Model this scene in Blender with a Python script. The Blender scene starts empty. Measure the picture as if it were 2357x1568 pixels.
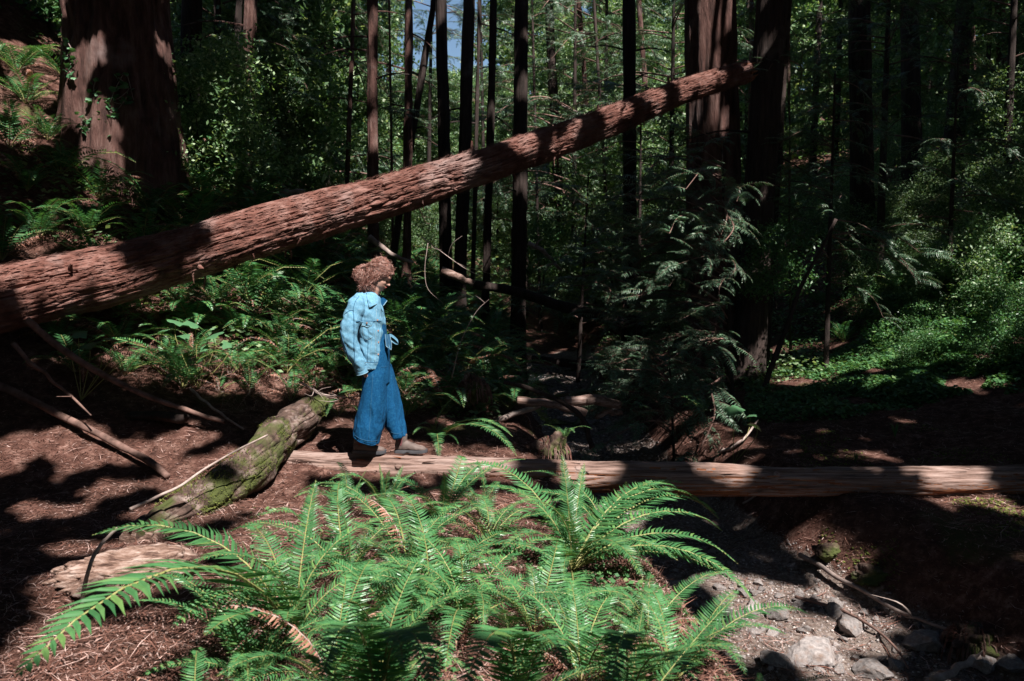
import bpy, bmesh, math, random
import numpy as np
from mathutils import Vector, Matrix
from mathutils.bvhtree import BVHTree
random.seed(7); RNG = np.random.default_rng(11)
SC = bpy.context.scene
COL = SC.collection

# ------------------------------------------------------------------ camera, world, sun, exposure
F_D, CX, CY = 1833.0, 1178.5, 784.0          # focal length and centre in the units the photo was measured in
PITCH = math.radians(4.55); EYE = 1.45
cam_d = bpy.data.cameras.new('camera'); cam = bpy.data.objects.new('camera', cam_d); COL.objects.link(cam)
cam_d.sensor_width = 36; cam_d.lens = 28; cam_d.clip_start = .05; cam_d.clip_end = 1500
cam.location = (0, 0, EYE); cam.rotation_euler = (math.pi/2-PITCH, 0, 0)
cam_d.dof.use_dof = True; cam_d.dof.focus_distance = 6.6; cam_d.dof.aperture_fstop = 4.0
SC.camera = cam
SUN = Vector((.34, -.60, 1.0)).normalized()   # towards the sun
SUN_N = np.array(SUN)
world = bpy.data.worlds.new('World'); SC.world = world; world.use_nodes = True
wn = world.node_tree; wn.nodes.clear()
wo = wn.nodes.new('ShaderNodeOutputWorld'); wb = wn.nodes.new('ShaderNodeBackground'); ws = wn.nodes.new('ShaderNodeTexSky')
ws.sky_type = 'NISHITA'; ws.sun_disc = False; ws.ozone_density = 4; ws.dust_density = .3; ws.air_density = 1.3
ws.sun_elevation = math.asin(SUN.z); ws.sun_rotation = math.atan2(SUN.x, SUN.y)
wb.inputs['Strength'].default_value = .05
wn.links.new(ws.outputs[0], wb.inputs[0]); wn.links.new(wb.outputs[0], wo.inputs[0])
sl = bpy.data.lights.new('sun', 'SUN'); sl.energy = 5; sl.angle = math.radians(.55); sl.color = (1, .95, .88)
so = bpy.data.objects.new('sun', sl); COL.objects.link(so); so.rotation_euler = SUN.to_track_quat('Z', 'Y').to_euler()
so.location = (10, -16, 40)
vs = SC.view_settings; vs.view_transform = 'Standard'; vs.look = 'None'; vs.gamma = 1; vs.exposure = 1.2; vs.use_curve_mapping = False
SC.cycles.max_bounces = 5; SC.cycles.transmission_bounces = 3; SC.cycles.diffuse_bounces = 1; SC.cycles.glossy_bounces = 2
SC.cycles.use_denoising = True

# ------------------------------------------------------------------ helpers
def P(px, py, Y):
    a = (px-CX)/F_D; b = (py-CY)/F_D
    d = np.array([a, math.cos(PITCH)-b*math.sin(PITCH), -math.sin(PITCH)-b*math.cos(PITCH)])
    return np.array([0, 0, EYE]) + d*(Y/d[1])
_perm = RNG.integers(0, 2**31, 65536)
def _h(ix, iy, iz):
    return (_perm[(ix*7349 + iy*19087 + iz*31337) & 65535] & 0xffffff)/float(0xffffff)
def vnoise(p):
    p = np.asarray(p, float); i = np.floor(p).astype(np.int64); f = p-i; f = f*f*(3-2*f)
    x, y, z = i[..., 0], i[..., 1], i[..., 2]; fx, fy, fz = f[..., 0], f[..., 1], f[..., 2]
    r = 0
    for dx in (0, 1):
        wx = fx if dx else 1-fx
        for dy in (0, 1):
            wy = fy if dy else 1-fy
            for dz in (0, 1):
                r = r + wx*wy*(fz if dz else 1-fz)*_h(x+dx, y+dy, z+dz)
    return r
def fbm(p, o=4):
    p = np.asarray(p, float); s = 0; a = .5
    for k in range(o):
        s = s + a*vnoise(p*(2**k)+k*17.3); a *= .5
    return s/(1-.5**o)
def me_new(name, V, Fc, mats, smooth=False, mi=None):
    me = bpy.data.meshes.new(name)
    V = np.asarray(V, np.float32).reshape(-1, 3)
    if isinstance(Fc, np.ndarray):
        k = Fc.shape[1]; n = len(Fc)
        me.vertices.add(len(V)); me.vertices.foreach_set('co', V.ravel())
        me.loops.add(n*k); me.loops.foreach_set('vertex_index', Fc.astype(np.int32).ravel())
        me.polygons.add(n); me.polygons.foreach_set('loop_start', np.arange(0, n*k, k, dtype=np.int32))
        me.update(calc_edges=True)
    else:
        me.from_pydata(V.tolist(), [], [list(map(int, f)) for f in Fc]); me.update()
    for m in (mats if isinstance(mats, (list, tuple)) else [mats]): me.materials.append(m)
    if smooth: me.polygons.foreach_set('use_smooth', np.ones(len(me.polygons), bool))
    if mi is not None: me.polygons.foreach_set('material_index', np.asarray(mi, np.int32))
    return me
def link(name, me, parent=None, loc=None):
    o = bpy.data.objects.new(name, me); COL.objects.link(o)
    if parent is not None: o.parent = parent
    if loc is not None: o.location = [float(v) for v in loc]
    return o
def tag(o, label=None, cat=None, group=None, kind=None):
    if label: o['label'] = label
    if cat: o['category'] = cat
    if group: o['group'] = group
    if kind: o['kind'] = kind
    return o
def thing(name, label, cat, loc=(0, 0, 0), group=None):
    return tag(link(name, None, None, loc), label, cat, group)
def frames(path):
    path = np.asarray(path, float); n = len(path)
    T = np.gradient(path, axis=0); T /= np.linalg.norm(T, axis=1)[:, None]+1e-9
    up = np.array([0, 0, 1.]) if abs(T[0][2]) < .9 else np.array([1., 0, 0])
    A = np.zeros_like(path); B = np.zeros_like(path)
    a = up-T[0]*np.dot(up, T[0]); a /= np.linalg.norm(a)
    for k in range(n):
        a = a-T[k]*np.dot(a, T[k]); a /= np.linalg.norm(a)+1e-9
        A[k] = a; B[k] = np.cross(T[k], a)
    return T, A, B
def smooth_path(pts, n):
    pts = np.asarray(pts, float); m = len(pts)
    t = np.linspace(0, m-1, n); i = np.clip(np.floor(t).astype(int), 0, m-2); f = (t-i)[:, None]
    def g(k): 
        k = np.asarray(k); out = pts[np.clip(k, 0, m-1)].copy()
        out[k < 0] = 2*pts[0]-pts[1]; out[k > m-1] = 2*pts[-1]-pts[-2]
        return out
    p0, p1, p2, p3 = g(i-1), g(i), g(i+1), g(i+2)
    return .5*((2*p1)+(-p0+p2)*f+(2*p0-5*p1+4*p2-p3)*f*f+(-p0+3*p1-3*p2+p3)*f**3)
def grid_faces(nv, nu, wrap=True):
    i = np.arange(nv-1)[:, None]; j = np.arange(nu if wrap else nu-1)[None, :]
    j2 = (j+1) % nu
    return np.stack([i*nu+j, i*nu+j2, (i+1)*nu+j2, (i+1)*nu+j], -1).reshape(-1, 4)
def tube(path, rad, nu=8, disp=None, cap=True):
    path = np.asarray(path, float); nv = len(path)
    rad = np.broadcast_to(np.asarray(rad, float), (nv,))
    T, A, B = frames(path)
    th = np.linspace(0, 2*math.pi, nu, endpoint=False)
    s = np.concatenate([[0], np.cumsum(np.linalg.norm(np.diff(path, axis=0), axis=1))])
    R = np.repeat(rad[:, None], nu, 1)
    if disp is not None: R = R+disp(np.cos(th)[None, :]*rad[:, None], np.sin(th)[None, :]*rad[:, None], np.repeat(s[:, None], nu, 1))
    V = path[:, None]+A[:, None]*(np.cos(th)[None, :, None]*R[..., None])+B[:, None]*(np.sin(th)[None, :, None]*R[..., None])
    V = V.reshape(-1, 3); Fq = grid_faces(nv, nu)
    if cap:
        V = np.vstack([V, path[0], path[-1]]); c0 = len(V)-2; c1 = len(V)-1
        j = np.arange(nu); j2 = (j+1) % nu
        f0 = np.stack([np.full(nu, c0), j2, j, j], -1); f1 = np.stack([np.full(nu, c1), (nv-1)*nu+j, (nv-1)*nu+j2, (nv-1)*nu+j2], -1)
        return V, [list(q) for q in Fq]+[list(q[:3]) for q in f0]+[list(q[:3]) for q in f1]
    return V, Fq
def merge(parts):
    V = []; Fc = []; n = 0
    for v, f in parts:
        V.append(np.asarray(v)); Fc += [[int(i)+n for i in q] for q in f]; n += len(v)
    return np.vstack(V), Fc
def quads_from(C, U, W):
    """leaf diamonds: centre, half-length vector, half-width vector"""
    n = len(C); V = np.stack([C-U, C+W, C+U, C-W], 1).reshape(-1, 3)
    return V, np.arange(n*4).reshape(n, 4)
def rnd_dirs(n):
    v = RNG.normal(size=(n, 3)); return v/np.linalg.norm(v, axis=1)[:, None]

# ------------------------------------------------------------------ materials
def new_mat(name):
    m = bpy.data.materials.new(name); m.use_nodes = True; nt = m.node_tree
    b = nt.nodes['Principled BSDF']; return m, nt, b
def ramp(nt, fac, stops):
    r = nt.nodes.new('ShaderNodeValToRGB'); e = r.color_ramp.elements
    while len(e) < len(stops): e.new(.5)
    for k, (p, c) in enumerate(stops): e[k].position = p; e[k].color = (*c, 1)
    nt.links.new(fac, r.inputs[0]); return r.outputs[0]
def noise_out(nt, scale, detail=6, stretch=(1, 1, 1), rough=.6, dist=0, coord='Object', musg=False):
    tc = nt.nodes.new('ShaderNodeTexCoord'); mp = nt.nodes.new('ShaderNodeMapping'); mp.inputs['Scale'].default_value = stretch
    nz = nt.nodes.new('ShaderNodeTexNoise'); nz.inputs['Scale'].default_value = scale; nz.inputs['Detail'].default_value = detail
    nz.inputs['Roughness'].default_value = rough; nz.inputs['Distortion'].default_value = dist
    nt.links.new(tc.outputs[coord], mp.inputs[0]); nt.links.new(mp.outputs[0], nz.inputs['Vector']); return nz.outputs['Fac']
def mixc(nt, fac, a, b, mode='MIX'):
    m = nt.nodes.new('ShaderNodeMix'); m.data_type = 'RGBA'; m.blend_type = mode
    for s, v in ((m.inputs[0], fac), (m.inputs[6], a), (m.inputs[7], b)):
        if isinstance(v, (int, float)): s.default_value = v
        elif isinstance(v, tuple): s.default_value = (*v, 1)
        else: nt.links.new(v, s)
    return m.outputs[2]
def bump(nt, b, h, strength=.5, dist=.02):
    bp = nt.nodes.new('ShaderNodeBump'); bp.inputs['Strength'].default_value = strength; bp.inputs['Distance'].default_value = dist
    nt.links.new(h, bp.inputs['Height']); nt.links.new(bp.outputs[0], b.inputs['Normal'])
def surf_mat(name, stops, scale=4, stretch=(1, 1, 1), rough=.85, bs=.5, bd=.02, bscale=None, patch=None, dist=0, spec=.3, var=0):
    m, nt, b = new_mat(name)
    n1 = noise_out(nt, scale, 8, stretch, .65, dist); c = ramp(nt, n1, stops)
    if patch:
        col, pscale, lo, hi = patch
        n2 = noise_out(nt, pscale, 5); f = ramp(nt, n2, [(lo, (0, 0, 0)), (hi, (1, 1, 1))]); c = mixc(nt, f, c, col)
    if var:
        oi = nt.nodes.new('ShaderNodeObjectInfo'); hv = nt.nodes.new('ShaderNodeHueSaturation')
        mr = nt.nodes.new('ShaderNodeMapRange'); mr.inputs[3].default_value = 1-var; mr.inputs[4].default_value = 1+var
        nt.links.new(oi.outputs['Random'], mr.inputs[0]); nt.links.new(mr.outputs[0], hv.inputs['Value']); nt.links.new(c, hv.inputs['Color']); c = hv.outputs[0]
    nt.links.new(c, b.inputs['Base Color']); b.inputs['Roughness'].default_value = rough; b.inputs['Specular IOR Level'].default_value = spec
    bn = noise_out(nt, bscale or scale*3, 8, stretch, .7, dist); bump(nt, b, bn, bs, bd)
    return m
def leaf_mat(name, c0, c1, c2=None, transl=.3, rough=.45, spec=.5, var=.15, shift=1.25):
    m, nt, b = new_mat(name)
    g = nt.nodes.new('ShaderNodeNewGeometry'); stops = [(0, c0), (.7, c1)]+([(1, c2)] if c2 else [])
    c = ramp(nt, g.outputs['Random Per Island'], stops)
    oi = nt.nodes.new('ShaderNodeObjectInfo'); hv = nt.nodes.new('ShaderNodeHueSaturation')
    mr = nt.nodes.new('ShaderNodeMapRange'); mr.inputs[3].default_value = 1-var; mr.inputs[4].default_value = 1+var
    nt.links.new(oi.outputs['Random'], mr.inputs[0]); nt.links.new(mr.outputs[0], hv.inputs['Value']); nt.links.new(c, hv.inputs['Color'])
    nt.links.new(hv.outputs[0], b.inputs['Base Color']); b.inputs['Roughness'].default_value = rough; b.inputs['Specular IOR Level'].default_value = spec
    tr = nt.nodes.new('ShaderNodeBsdfTranslucent'); tc = mixc(nt, 1.0, hv.outputs[0], (shift, shift, .55), 'MULTIPLY')
    nt.links.new(tc, tr.inputs[0])
    mx = nt.nodes.new('ShaderNodeMixShader'); mx.inputs[0].default_value = transl
    nt.links.new(b.outputs[0], mx.inputs[1]); nt.links.new(tr.outputs[0], mx.inputs[2]); nt.links.new(mx.outputs[0], nt.nodes['Material Output'].inputs[0])
    return m
M = {}
M['bark_red'] = surf_mat('bark_red', [(.3, (.02, .010, .009)), (.5, (.10, .048, .040)), (.72, (.20, .125, .11))], 3, (3, 3, .6), .9, .9, .04, 14, ((.19, .14, .135), 1.3, .55, .72))
M['bark_log'] = surf_mat('bark_log', [(.28, (.035, .016, .013)), (.48, (.145, .060, .046)), (.7, (.26, .150, .130))], 5, (1, 1, 1), .9, .9, .02, 22, ((.26, .19, .18), 1.6, .55, .75))
M['bark_dark'] = surf_mat('bark_dark', [(.3, (.010, .007, .006)), (.7, (.06, .040, .036))], 5, (3, 3, .4), .9, .8, .03, 12, ((.12, .10, .095), 1.5, .6, .8), var=.3)
M['wood_grey'] = surf_mat('wood_grey', [(.34, (.045, .024, .018)), (.48, (.19, .120, .100)), (.66, (.34, .25, .225))], 3, (.5, 11, 11), .8, .7, .014, 9, ((.24, .13, .095), 1.2, .52, .78))
M['wood_rot'] = surf_mat('wood_rot', [(.3, (.06, .02, .012)), (.6, (.34, .13, .06)), (.8, (.5, .24, .13))], 8, (.5, 6, 6), .9, .7, .012, 18)
M['moss_log'] = surf_mat('moss_log', [(.34, (.022, .013, .010)), (.52, (.10, .062, .05)), (.7, (.30, .23, .21))], 9, (1, 1, 1), .95, .9, .02, 30, ((.060, .072, .020), 3.4, .46, .58))
M['pale_wood'] = surf_mat('pale_wood', [(.36, (.06, .03, .024)), (.49, (.22, .135, .105)), (.66, (.46, .35, .31))], 14, (.6, 2.2, 2.2), .9, .9, .02, 30)
M['stick'] = surf_mat('stick', [(.3, (.05, .028, .022)), (.7, (.22, .13, .11))], 9, (1, 1, 1), .85, .5, .006, 40, var=.25)
M['stick_pale'] = surf_mat('stick_pale', [(.3, (.16, .11, .10)), (.7, (.42, .34, .31))], 12, (1, 1, 1), .85, .4, .004, 50, var=.2)
M['rock'] = surf_mat('rock', [(.3, (.10, .09, .09)), (.6, (.26, .23, .225)), (.8, (.42, .36, .34))], 6, (1, 1, 1), .75, .5, .01, 25, ((.18, .13, .11), 4, .5, .7), var=.35)
M['litter'] = leaf_mat('litter', (.04, .015, .011), (.21, .100, .076), (.48, .34, .31), 0.05, .8, .2)
M['gravel'] = leaf_mat('gravel', (.12, .10, .10), (.30, .25, .24), (.5, .45, .43), 0, .8, .3)
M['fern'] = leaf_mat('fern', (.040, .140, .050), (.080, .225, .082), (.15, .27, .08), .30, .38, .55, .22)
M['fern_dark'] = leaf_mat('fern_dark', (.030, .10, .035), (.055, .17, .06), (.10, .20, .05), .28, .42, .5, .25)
M['rachis'] = surf_mat('rachis', [(.3, (.16, .17, .05)), (.7, (.30, .27, .11))], 20, rough=.6, bs=.1)
M['dead_frond'] = leaf_mat('dead_frond', (.12, .05, .035), (.30, .14, .10), (.42, .24, .19), .15, .8, .2)
M['leaf'] = leaf_mat('leaf', (.045, .13, .05), (.085, .20, .075), (.15, .25, .09), .32, .4, .5)
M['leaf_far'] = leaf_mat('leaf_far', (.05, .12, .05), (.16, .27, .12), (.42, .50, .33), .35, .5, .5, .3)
M['leaf_yew'] = leaf_mat('leaf_yew', (.035, .085, .045), (.075, .15, .085), (.15, .23, .15), .2, .4, .6, .2, 1.1)
M['shade_canopy'] = leaf_mat('shade_canopy', (.03, .06, .025), (.05, .09, .04), (.07, .12, .05), .06, .6, .3)
M['big_leaf'] = leaf_mat('big_leaf', (.04, .13, .06), (.09, .21, .10), (.10, .23, .11), .25, .4, .5)
M['water'], nt, b = new_mat('water')
b.inputs['Base Color'].default_value = (.015, .02, .024, 1); b.inputs['Roughness'].default_value = .16
bump(nt, b, noise_out(nt, 14, 3), .35, .01)
def ground_mat():
    m, nt, b = new_mat('forest_floor')
    n1 = noise_out(nt, 9, 10, rough=.75); c = ramp(nt, n1, [(.3, (.025, .012, .010)), (.5, (.095, .044, .034)), (.64, (.22, .125, .102)), (.80, (.42, .32, .30))])
    n2 = noise_out(nt, .7, 5); f = ramp(nt, n2, [(.45, (0, 0, 0)), (.65, (1, 1, 1))]); c = mixc(nt, f, c, mixc(nt, .5, c, (.07, .04, .03)), 'MIX')
    n3 = noise_out(nt, .9, 5, (1.1, .9, 1)); f3 = ramp(nt, n3, [(.60, (0, 0, 0)), (.68, (.7, .7, .7))]); c = mixc(nt, f3, c, (.055, .075, .022))
    at = nt.nodes.new('ShaderNodeAttribute'); at.attribute_name = 'bed'
    ad = nt.nodes.new('ShaderNodeMath'); ad.operation = 'ADD'; nt.links.new(at.outputs['Fac'], ad.inputs[0])
    nb_ = nt.nodes.new('ShaderNodeMath'); nb_.operation = 'MULTIPLY_ADD'; nb_.inputs[1].default_value = 1.2; nb_.inputs[2].default_value = -.6; nt.links.new(noise_out(nt, 6, 6), nb_.inputs[0]); nt.links.new(nb_.outputs[0], ad.inputs[1])
    fb = ramp(nt, ad.outputs[0], [(.42, (0, 0, 0)), (.58, (1, 1, 1))])
    gc = ramp(nt, noise_out(nt, 26, 8, rough=.7), [(.3, (.06, .045, .040)), (.5, (.20, .155, .135)), (.7, (.40, .33, .30))]); gc = mixc(nt, ramp(nt, noise_out(nt, 1.6, 5), [(.45, (0, 0, 0)), (.6, (.8, .8, .8))]), gc, mixc(nt, .5, gc, (.05, .03, .024))); c = mixc(nt, fb, c, gc)
    nt.links.new(c, b.inputs['Base Color']); b.inputs['Roughness'].default_value = .95; b.inputs['Specular IOR Level'].default_value = .15
    bump(nt, b, noise_out(nt, 30, 8, rough=.8), .9, .02); return m
M['ground'] = ground_mat()
M['bed'] = surf_mat('creek_gravel', [(.3, (.12, .095, .085)), (.5, (.27, .22, .20)), (.7, (.45, .39, .36))], 26, rough=.9, bs=.9, bd=.015, bscale=45)

# ------------------------------------------------------------------ terrain
def xc(y): return np.interp(y, [0, 4.5, 5.5, 6.6, 9, 16, 25, 60], [2.6, 2.15, 1.95, 1.6, 1.25, .85, 1.0, 1.0])
def hw(y): return np.interp(y, [0, 4.5, 5.5, 9, 13, 17, 25, 40], [.8, .75, .62, .5, .55, .75, .6, .3])
def bed(y): return np.interp(y, [0, 5, 9, 16, 20, 25, 35, 60], [-1.05, -.98, -.88, -.72, -.32, .4, 1.5, 4.5])
def zL(y): return np.interp(y, [0, 4, 6, 8, 12, 16, 22, 35, 60], [-.15, -.15, -.24, -.22, -.05, .1, .7, 2.2, 5])
def zR(y): return np.interp(y, [0, 6, 8, 14, 18, 25, 35, 60], [-.38, -.38, -.3, -.36, -.1, .7, 2.2, 5])
def ss(t): t = np.clip(t, 0, 1); return t*t*(3-2*t)
def terrain(x, y, detail=True):
    x = np.asarray(x, float); y = np.asarray(y, float); yy = np.maximum(y, 0)
    c = xc(yy); w = hw(yy); d = x-c
    dl = np.maximum(-d-1.0, 0); dr = np.maximum(d-1.0, 0)
    kl = .38*ss((y-5.4)/7.5)*np.interp(y, [0, 12, 30, 60], [1, 1, .6, .4])
    hl = kl*np.minimum(dl, 8)**1.35 + .25*np.maximum(dl-8, 0)**.9*ss((y-2)/8)
    kr = .020*ss((y-5.5)/4.5)
    hr = kr*np.minimum(dr, 8)**2.5 + .35*np.maximum(dr-8, 0)**.9*ss((y-3)/8)
    side = np.where(d < 0, zL(yy), zR(yy))
    bank = side+np.where(d < 0, hl, hr)
    d0 = d; wid = np.where(d < 0, .75, .50+.3*fbm(np.stack([x*1.2, y*1.2, x*0+5], -1), 2))
    t = ss((np.abs(d)-w)/wid)
    z = bed(yy)*(1-t)+bank*t
    far = np.maximum(np.hypot(x, y)-70, 0); z = z+far*.16
    if detail:
        p = np.stack([x, y, np.zeros_like(x)], -1)
        z = z+(fbm(p*.55, 3)-.5)*.34*ss((np.hypot(x, y-3)-2)/5)+(fbm(p*2.3+9, 3)-.5)*.14+(fbm(p*9+3, 2)-.5)*.035
    return z
def tz(x, y): return float(terrain(np.array([x]), np.array([y]))[0])
def hit(px, py, y0=1.2, y1=60):
    ys = np.geomspace(y0, y1, 500); a = P(px, py, 1.0)-np.array([0, 0, EYE])
    X = a[0]*ys; Z = EYE+a[2]*ys; T = terrain(X, ys); k = np.where(Z < T)[0]
    if len(k) == 0: return np.array([X[-1], ys[-1], T[-1]])
    k = k[0]; return np.array([X[k], ys[k], T[k]])
def build_terrain():
    g = np.concatenate([-np.geomspace(260, 12, 34), np.linspace(-11.6, 12, 330), np.geomspace(12.4, 260, 34)])
    h = np.concatenate([-np.geomspace(200, 3, 22), np.linspace(-2.8, 20, 330), np.linspace(20.2, 45, 60), np.geomspace(46, 320, 30)])
    X, Y = np.meshgrid(g, h); Z = terrain(X, Y)
    V = np.stack([X, Y, Z], -1).reshape(-1, 3); Fq = grid_faces(len(h), len(g), False)
    cen = V[Fq].mean(1); d = np.abs(cen[:, 0]-xc(np.maximum(cen[:, 1], 0)))
    lim = hw(np.maximum(cen[:, 1], 0))+.20+.25*(fbm(cen*2.2, 2)-.5)
    mi = ((d < lim) & (cen[:, 1] < 34)).astype(int)
    me = me_new('ground', V, Fq, [M['ground']], True); zf = V[:, 2]-bed(np.maximum(V[:, 1], 0)); dd = np.abs(V[:, 0]-xc(np.maximum(V[:, 1], 0)))
    mk = np.clip(1-(zf-.02)/.22, 0, 1)*(dd < hw(np.maximum(V[:, 1], 0))+.5)*(V[:, 1] < 19.5); at = me.attributes.new('bed', 'FLOAT', 'POINT'); at.data.foreach_set('value', mk.astype(np.float32))
    tag(link('ground', me), kind='structure')
build_terrain()
# shallow water lying in the upstream pools
def water():
    ys = np.linspace(12.2, 17.6, 40); us = np.linspace(-1, 1, 14); V = []
    for y in ys:
        for u in us: V.append((xc(y)+u*.95, y, bed(y)-.012))
    tag(link('water', me_new('water', V, grid_faces(40, 14, False), M['water'], True)), kind='structure')
water()

# ------------------------------------------------------------------ sun patches (holes left in the added overhead leaves)
SPOT = []
def lit(px, py, Y=None, r=40):
    p = hit(px, py) if Y is None else P(px, py, Y)
    SPOT.append((p[0], p[1], p[2], r/F_D*p[1]))
def lit_w(x, y, z, r): SPOT.append((x, y, z, r))

# ------------------------------------------------------------------ logs
def log_mesh(name, pts, radii, nu, nv, mats, furrow=.03, fk=14, fl=1.6, lump=.05, seed=0, rotn=None):
    path = smooth_path(pts, nv); rad = np.interp(np.linspace(0, 1, nv), np.linspace(0, 1, len(radii)), radii)
    def d(cx, cy, s):
        w = fbm(np.stack([cx*3, cy*3, s*1.1+seed], -1), 2)
        n = vnoise(np.stack([cx*fk+w*2.5, cy*fk+w*2.5, s*fl+seed], -1))
        n2 = vnoise(np.stack([cx*fk*2.1+5, cy*fk*2.1+w*3, s*fl*2.3+seed+9], -1))
        cr = 1-np.abs(2*n-1); cr2 = 1-np.abs(2*n2-1)
        flake = vnoise(np.stack([cx*fk*.9, cy*fk*.9, s*fl*4.5+seed], -1))
        fine = fbm(np.stack([cx*60, cy*60, s*18], -1), 3)
        return (-furrow*cr**4 - furrow*.55*cr2**5 + furrow*.35*(flake-.5)+furrow*.30*(fine-.5) + lump*(fbm(np.stack([cx*2.5, cy*2.5, s*.8+seed], -1), 3)-.5))
    V, Fc = tube(path, rad, nu, d)
    return me_new(name, V, Fc, mats, False), path, rad
# lower log the person walks on (axis follows the measured outline)
LP = [P(640, 1070, 6.75), P(900, 1082, 6.66), P(1178, 1092, 6.62), P(1500, 1101, 6.6), P(1800, 1107, 6.6), P(2120, 1108, 6.6), P(2357, 1104, 6.62), P(2650, 1098, 6.7)]
LR = [.125, .150, .150, .143, .138, .134, .134, .14]
me, lp, lr = log_mesh('log', LP, LR, 110, 760, [M['wood_grey'], M['wood_rot']], .026, 16, .6, .055, 3)
# smooth top, cracked sides; rotten underside gets the red wood
cen = np.array([p.center[:] for p in me.polygons]); nrm = np.array([p.normal[:] for p in me.polygons])
rot = (nrm[:, 2] < -.25+.5*(fbm(cen*np.array([1.2, 3, 3]), 3)-.5)*2) & (cen[:, 0] > -.3)
me.polygons.foreach_set('material_index', rot.astype(np.int32)); me.polygons.foreach_set('use_smooth', np.ones(len(me.polygons), bool))
walk_log = tag(link('fallen_log', me), 'long weathered barkless log laid level across the creek, carrying the person in denim', 'log')
for k, xk in enumerate([-.95, -.2, .55, 1.3, 2.2, 3.1]):     # knots and lifted splinters on the log bridge
    i = int(np.argmin(np.abs(lp[:, 0]-xk))); a = random.uniform(.2, 1.1); n_ = np.array([0, -math.cos(a), math.sin(a)]); p0 = lp[i]+n_*(lr[i]-.012)
    V, Fc = tube(np.array([p0, p0+n_*.010, p0+n_*.013]), [.030, .020, .008], 9, lambda a_, b_, s: .004*(vnoise(np.stack([a_*120, b_*120, s*50+k], -1))-.5)); link('knot', me_new('knot', V, Fc, M['wood_grey']), walk_log)
for k in range(34):
    i = random.randint(60, 700); a = random.uniform(-.5, 1.2); n_ = np.array([0, -math.cos(a), math.sin(a)]); p0 = lp[i]+n_*(lr[i]-.006); L = random.uniform(.04, .16); s_ = random.choice([-1, 1])
    V, Fc = tube(np.array([p0, p0+np.array([s_*L*.5, 0, 0])+n_*.008, p0+np.array([s_*L, 0, 0])+n_*random.uniform(.01, .022)]), [.006, .005, .001], 4); link('splinter', me_new('splinter', V, Fc, M['wood_grey'] if k % 3 else M['wood_rot']), walk_log)
# leaning log
LLP = [P(-620, 870, 6.6), P(-300, 772, 7.1), P(0, 690, 7.6), P(330, 614, 8.2), P(620, 528, 8.8), P(900, 448, 9.5), P(1178, 360, 10.2), P(1400, 280, 10.9), P(1560, 216, 11.6), P(1715, 167, 12.35)]
LLR = [.34, .335, .325, .30, .275, .25, .225, .205, .185, .165]
me, llp, llr = log_mesh('bark', LLP, LLR, 190, 1150, M['bark_log'], .040, 22, 1.7, .06, 1)
lean = thing('leaning_tree_trunk', 'thick red-barked fallen trunk leaning diagonally up from lower left to the big redwood', 'fallen tree', llp[0])
me.transform(Matrix.Translation(-Vector(llp[0]))); link('bark', me, lean)
for k in range(26):     # peeling shreds under the trunk
    i = random.randint(300, 1000); T, A, B = frames(llp[i-2:i+3]); th = random.uniform(-2.2, -1.2) if random.random() < .75 else random.uniform(-1.2, -.3)
    d = np.array([0, math.cos(th)*.9, math.sin(th)]); d /= np.linalg.norm(d)
    if k % 2: d = np.array([0, -.75, -.66])
    p0 = llp[i]+d*(llr[i]-.005); L = random.uniform(.05, .17)
    pth = smooth_path([p0, p0+np.array([random.uniform(-.02, .02), -.012, -L*.5]), p0+np.array([random.uniform(-.03, .03), -.02+random.uniform(-.01, .03), -L])], 5)
    V, Fc = tube(pth-llp[0], [.006, .012, .012, .008, .002], 4); link('bark_shred', me_new('bark_shred', V, Fc, M['bark_log']), lean)
# fibre hair on the leaning trunk's outline
for k in range(9):     # broken branch stubs
    i = int(RNG.integers(300, 1100)); T, A, B = frames(llp[i-2:i+3]); n_ = A[2]*math.cos(k*2.1)+B[2]*math.sin(k*2.1)
    if n_[1] > .4: n_ = -n_
    pth = np.array([llp[i]+n_*llr[i]*.8, llp[i]+n_*(llr[i]+.03)+T[2]*.01, llp[i]+n_*(llr[i]+random.uniform(.04, .10))+T[2]*.03])-llp[0]
    V, Fc = tube(pth, [.028, .020, .010], 7); link('branch_stub', me_new('branch_stub', V, Fc, M['bark_log']), lean)
T_, A_, B_ = frames(llp[-6:])
for k in range(46):    # splintered broken end
    a = k*2.4; rr_ = llr[-1]*math.sqrt((k+1)/46)*.92; p0 = llp[-1]+(A_[-1]*math.cos(a)+B_[-1]*math.sin(a))*rr_-T_[-1]*.05; L = random.uniform(.05, .22)
    V, Fc = tube(np.array([p0, p0+T_[-1]*L*.6, p0+T_[-1]*L+rnd_dirs(1)[0]*.015])-llp[0], [.028, .018, .003], 5); link('splinter', me_new('splinter', V, Fc, M['wood_rot'] if k % 3 else M['bark_log']), lean)
V = []; Fc = []
idx = RNG.integers(120, 1120, 9000); th = RNG.uniform(0, 2*math.pi, 9000)
T, A, B = frames(llp)
for k in range(9000):
    i = idx[k]; n = A[i]*math.cos(th[k])+B[i]*math.sin(th[k]); p0 = llp[i]+n*(llr[i]*.985-.004)
    t = T[i]*RNG.choice([-1, 1]); L = RNG.uniform(.03, .16); b = np.cross(n, t)*.0035
    q = p0+t*L*.6+n*RNG.uniform(.008, .022); e = p0+t*L+n*RNG.uniform(.004, .04)+b*RNG.uniform(-6, 6)
    m0 = len(V); V += [p0-b, p0+b, q+b*.8, q-b*.8, e]; Fc += [[m0, m0+1, m0+2, m0+3], [m0+3, m0+2, m0+4]]
o = link('bark_fibres', me_new('bark_fibres', np.array(V)-llp[0], Fc, M['bark_log']), lean); o['kind'] = 'stuff'
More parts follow.
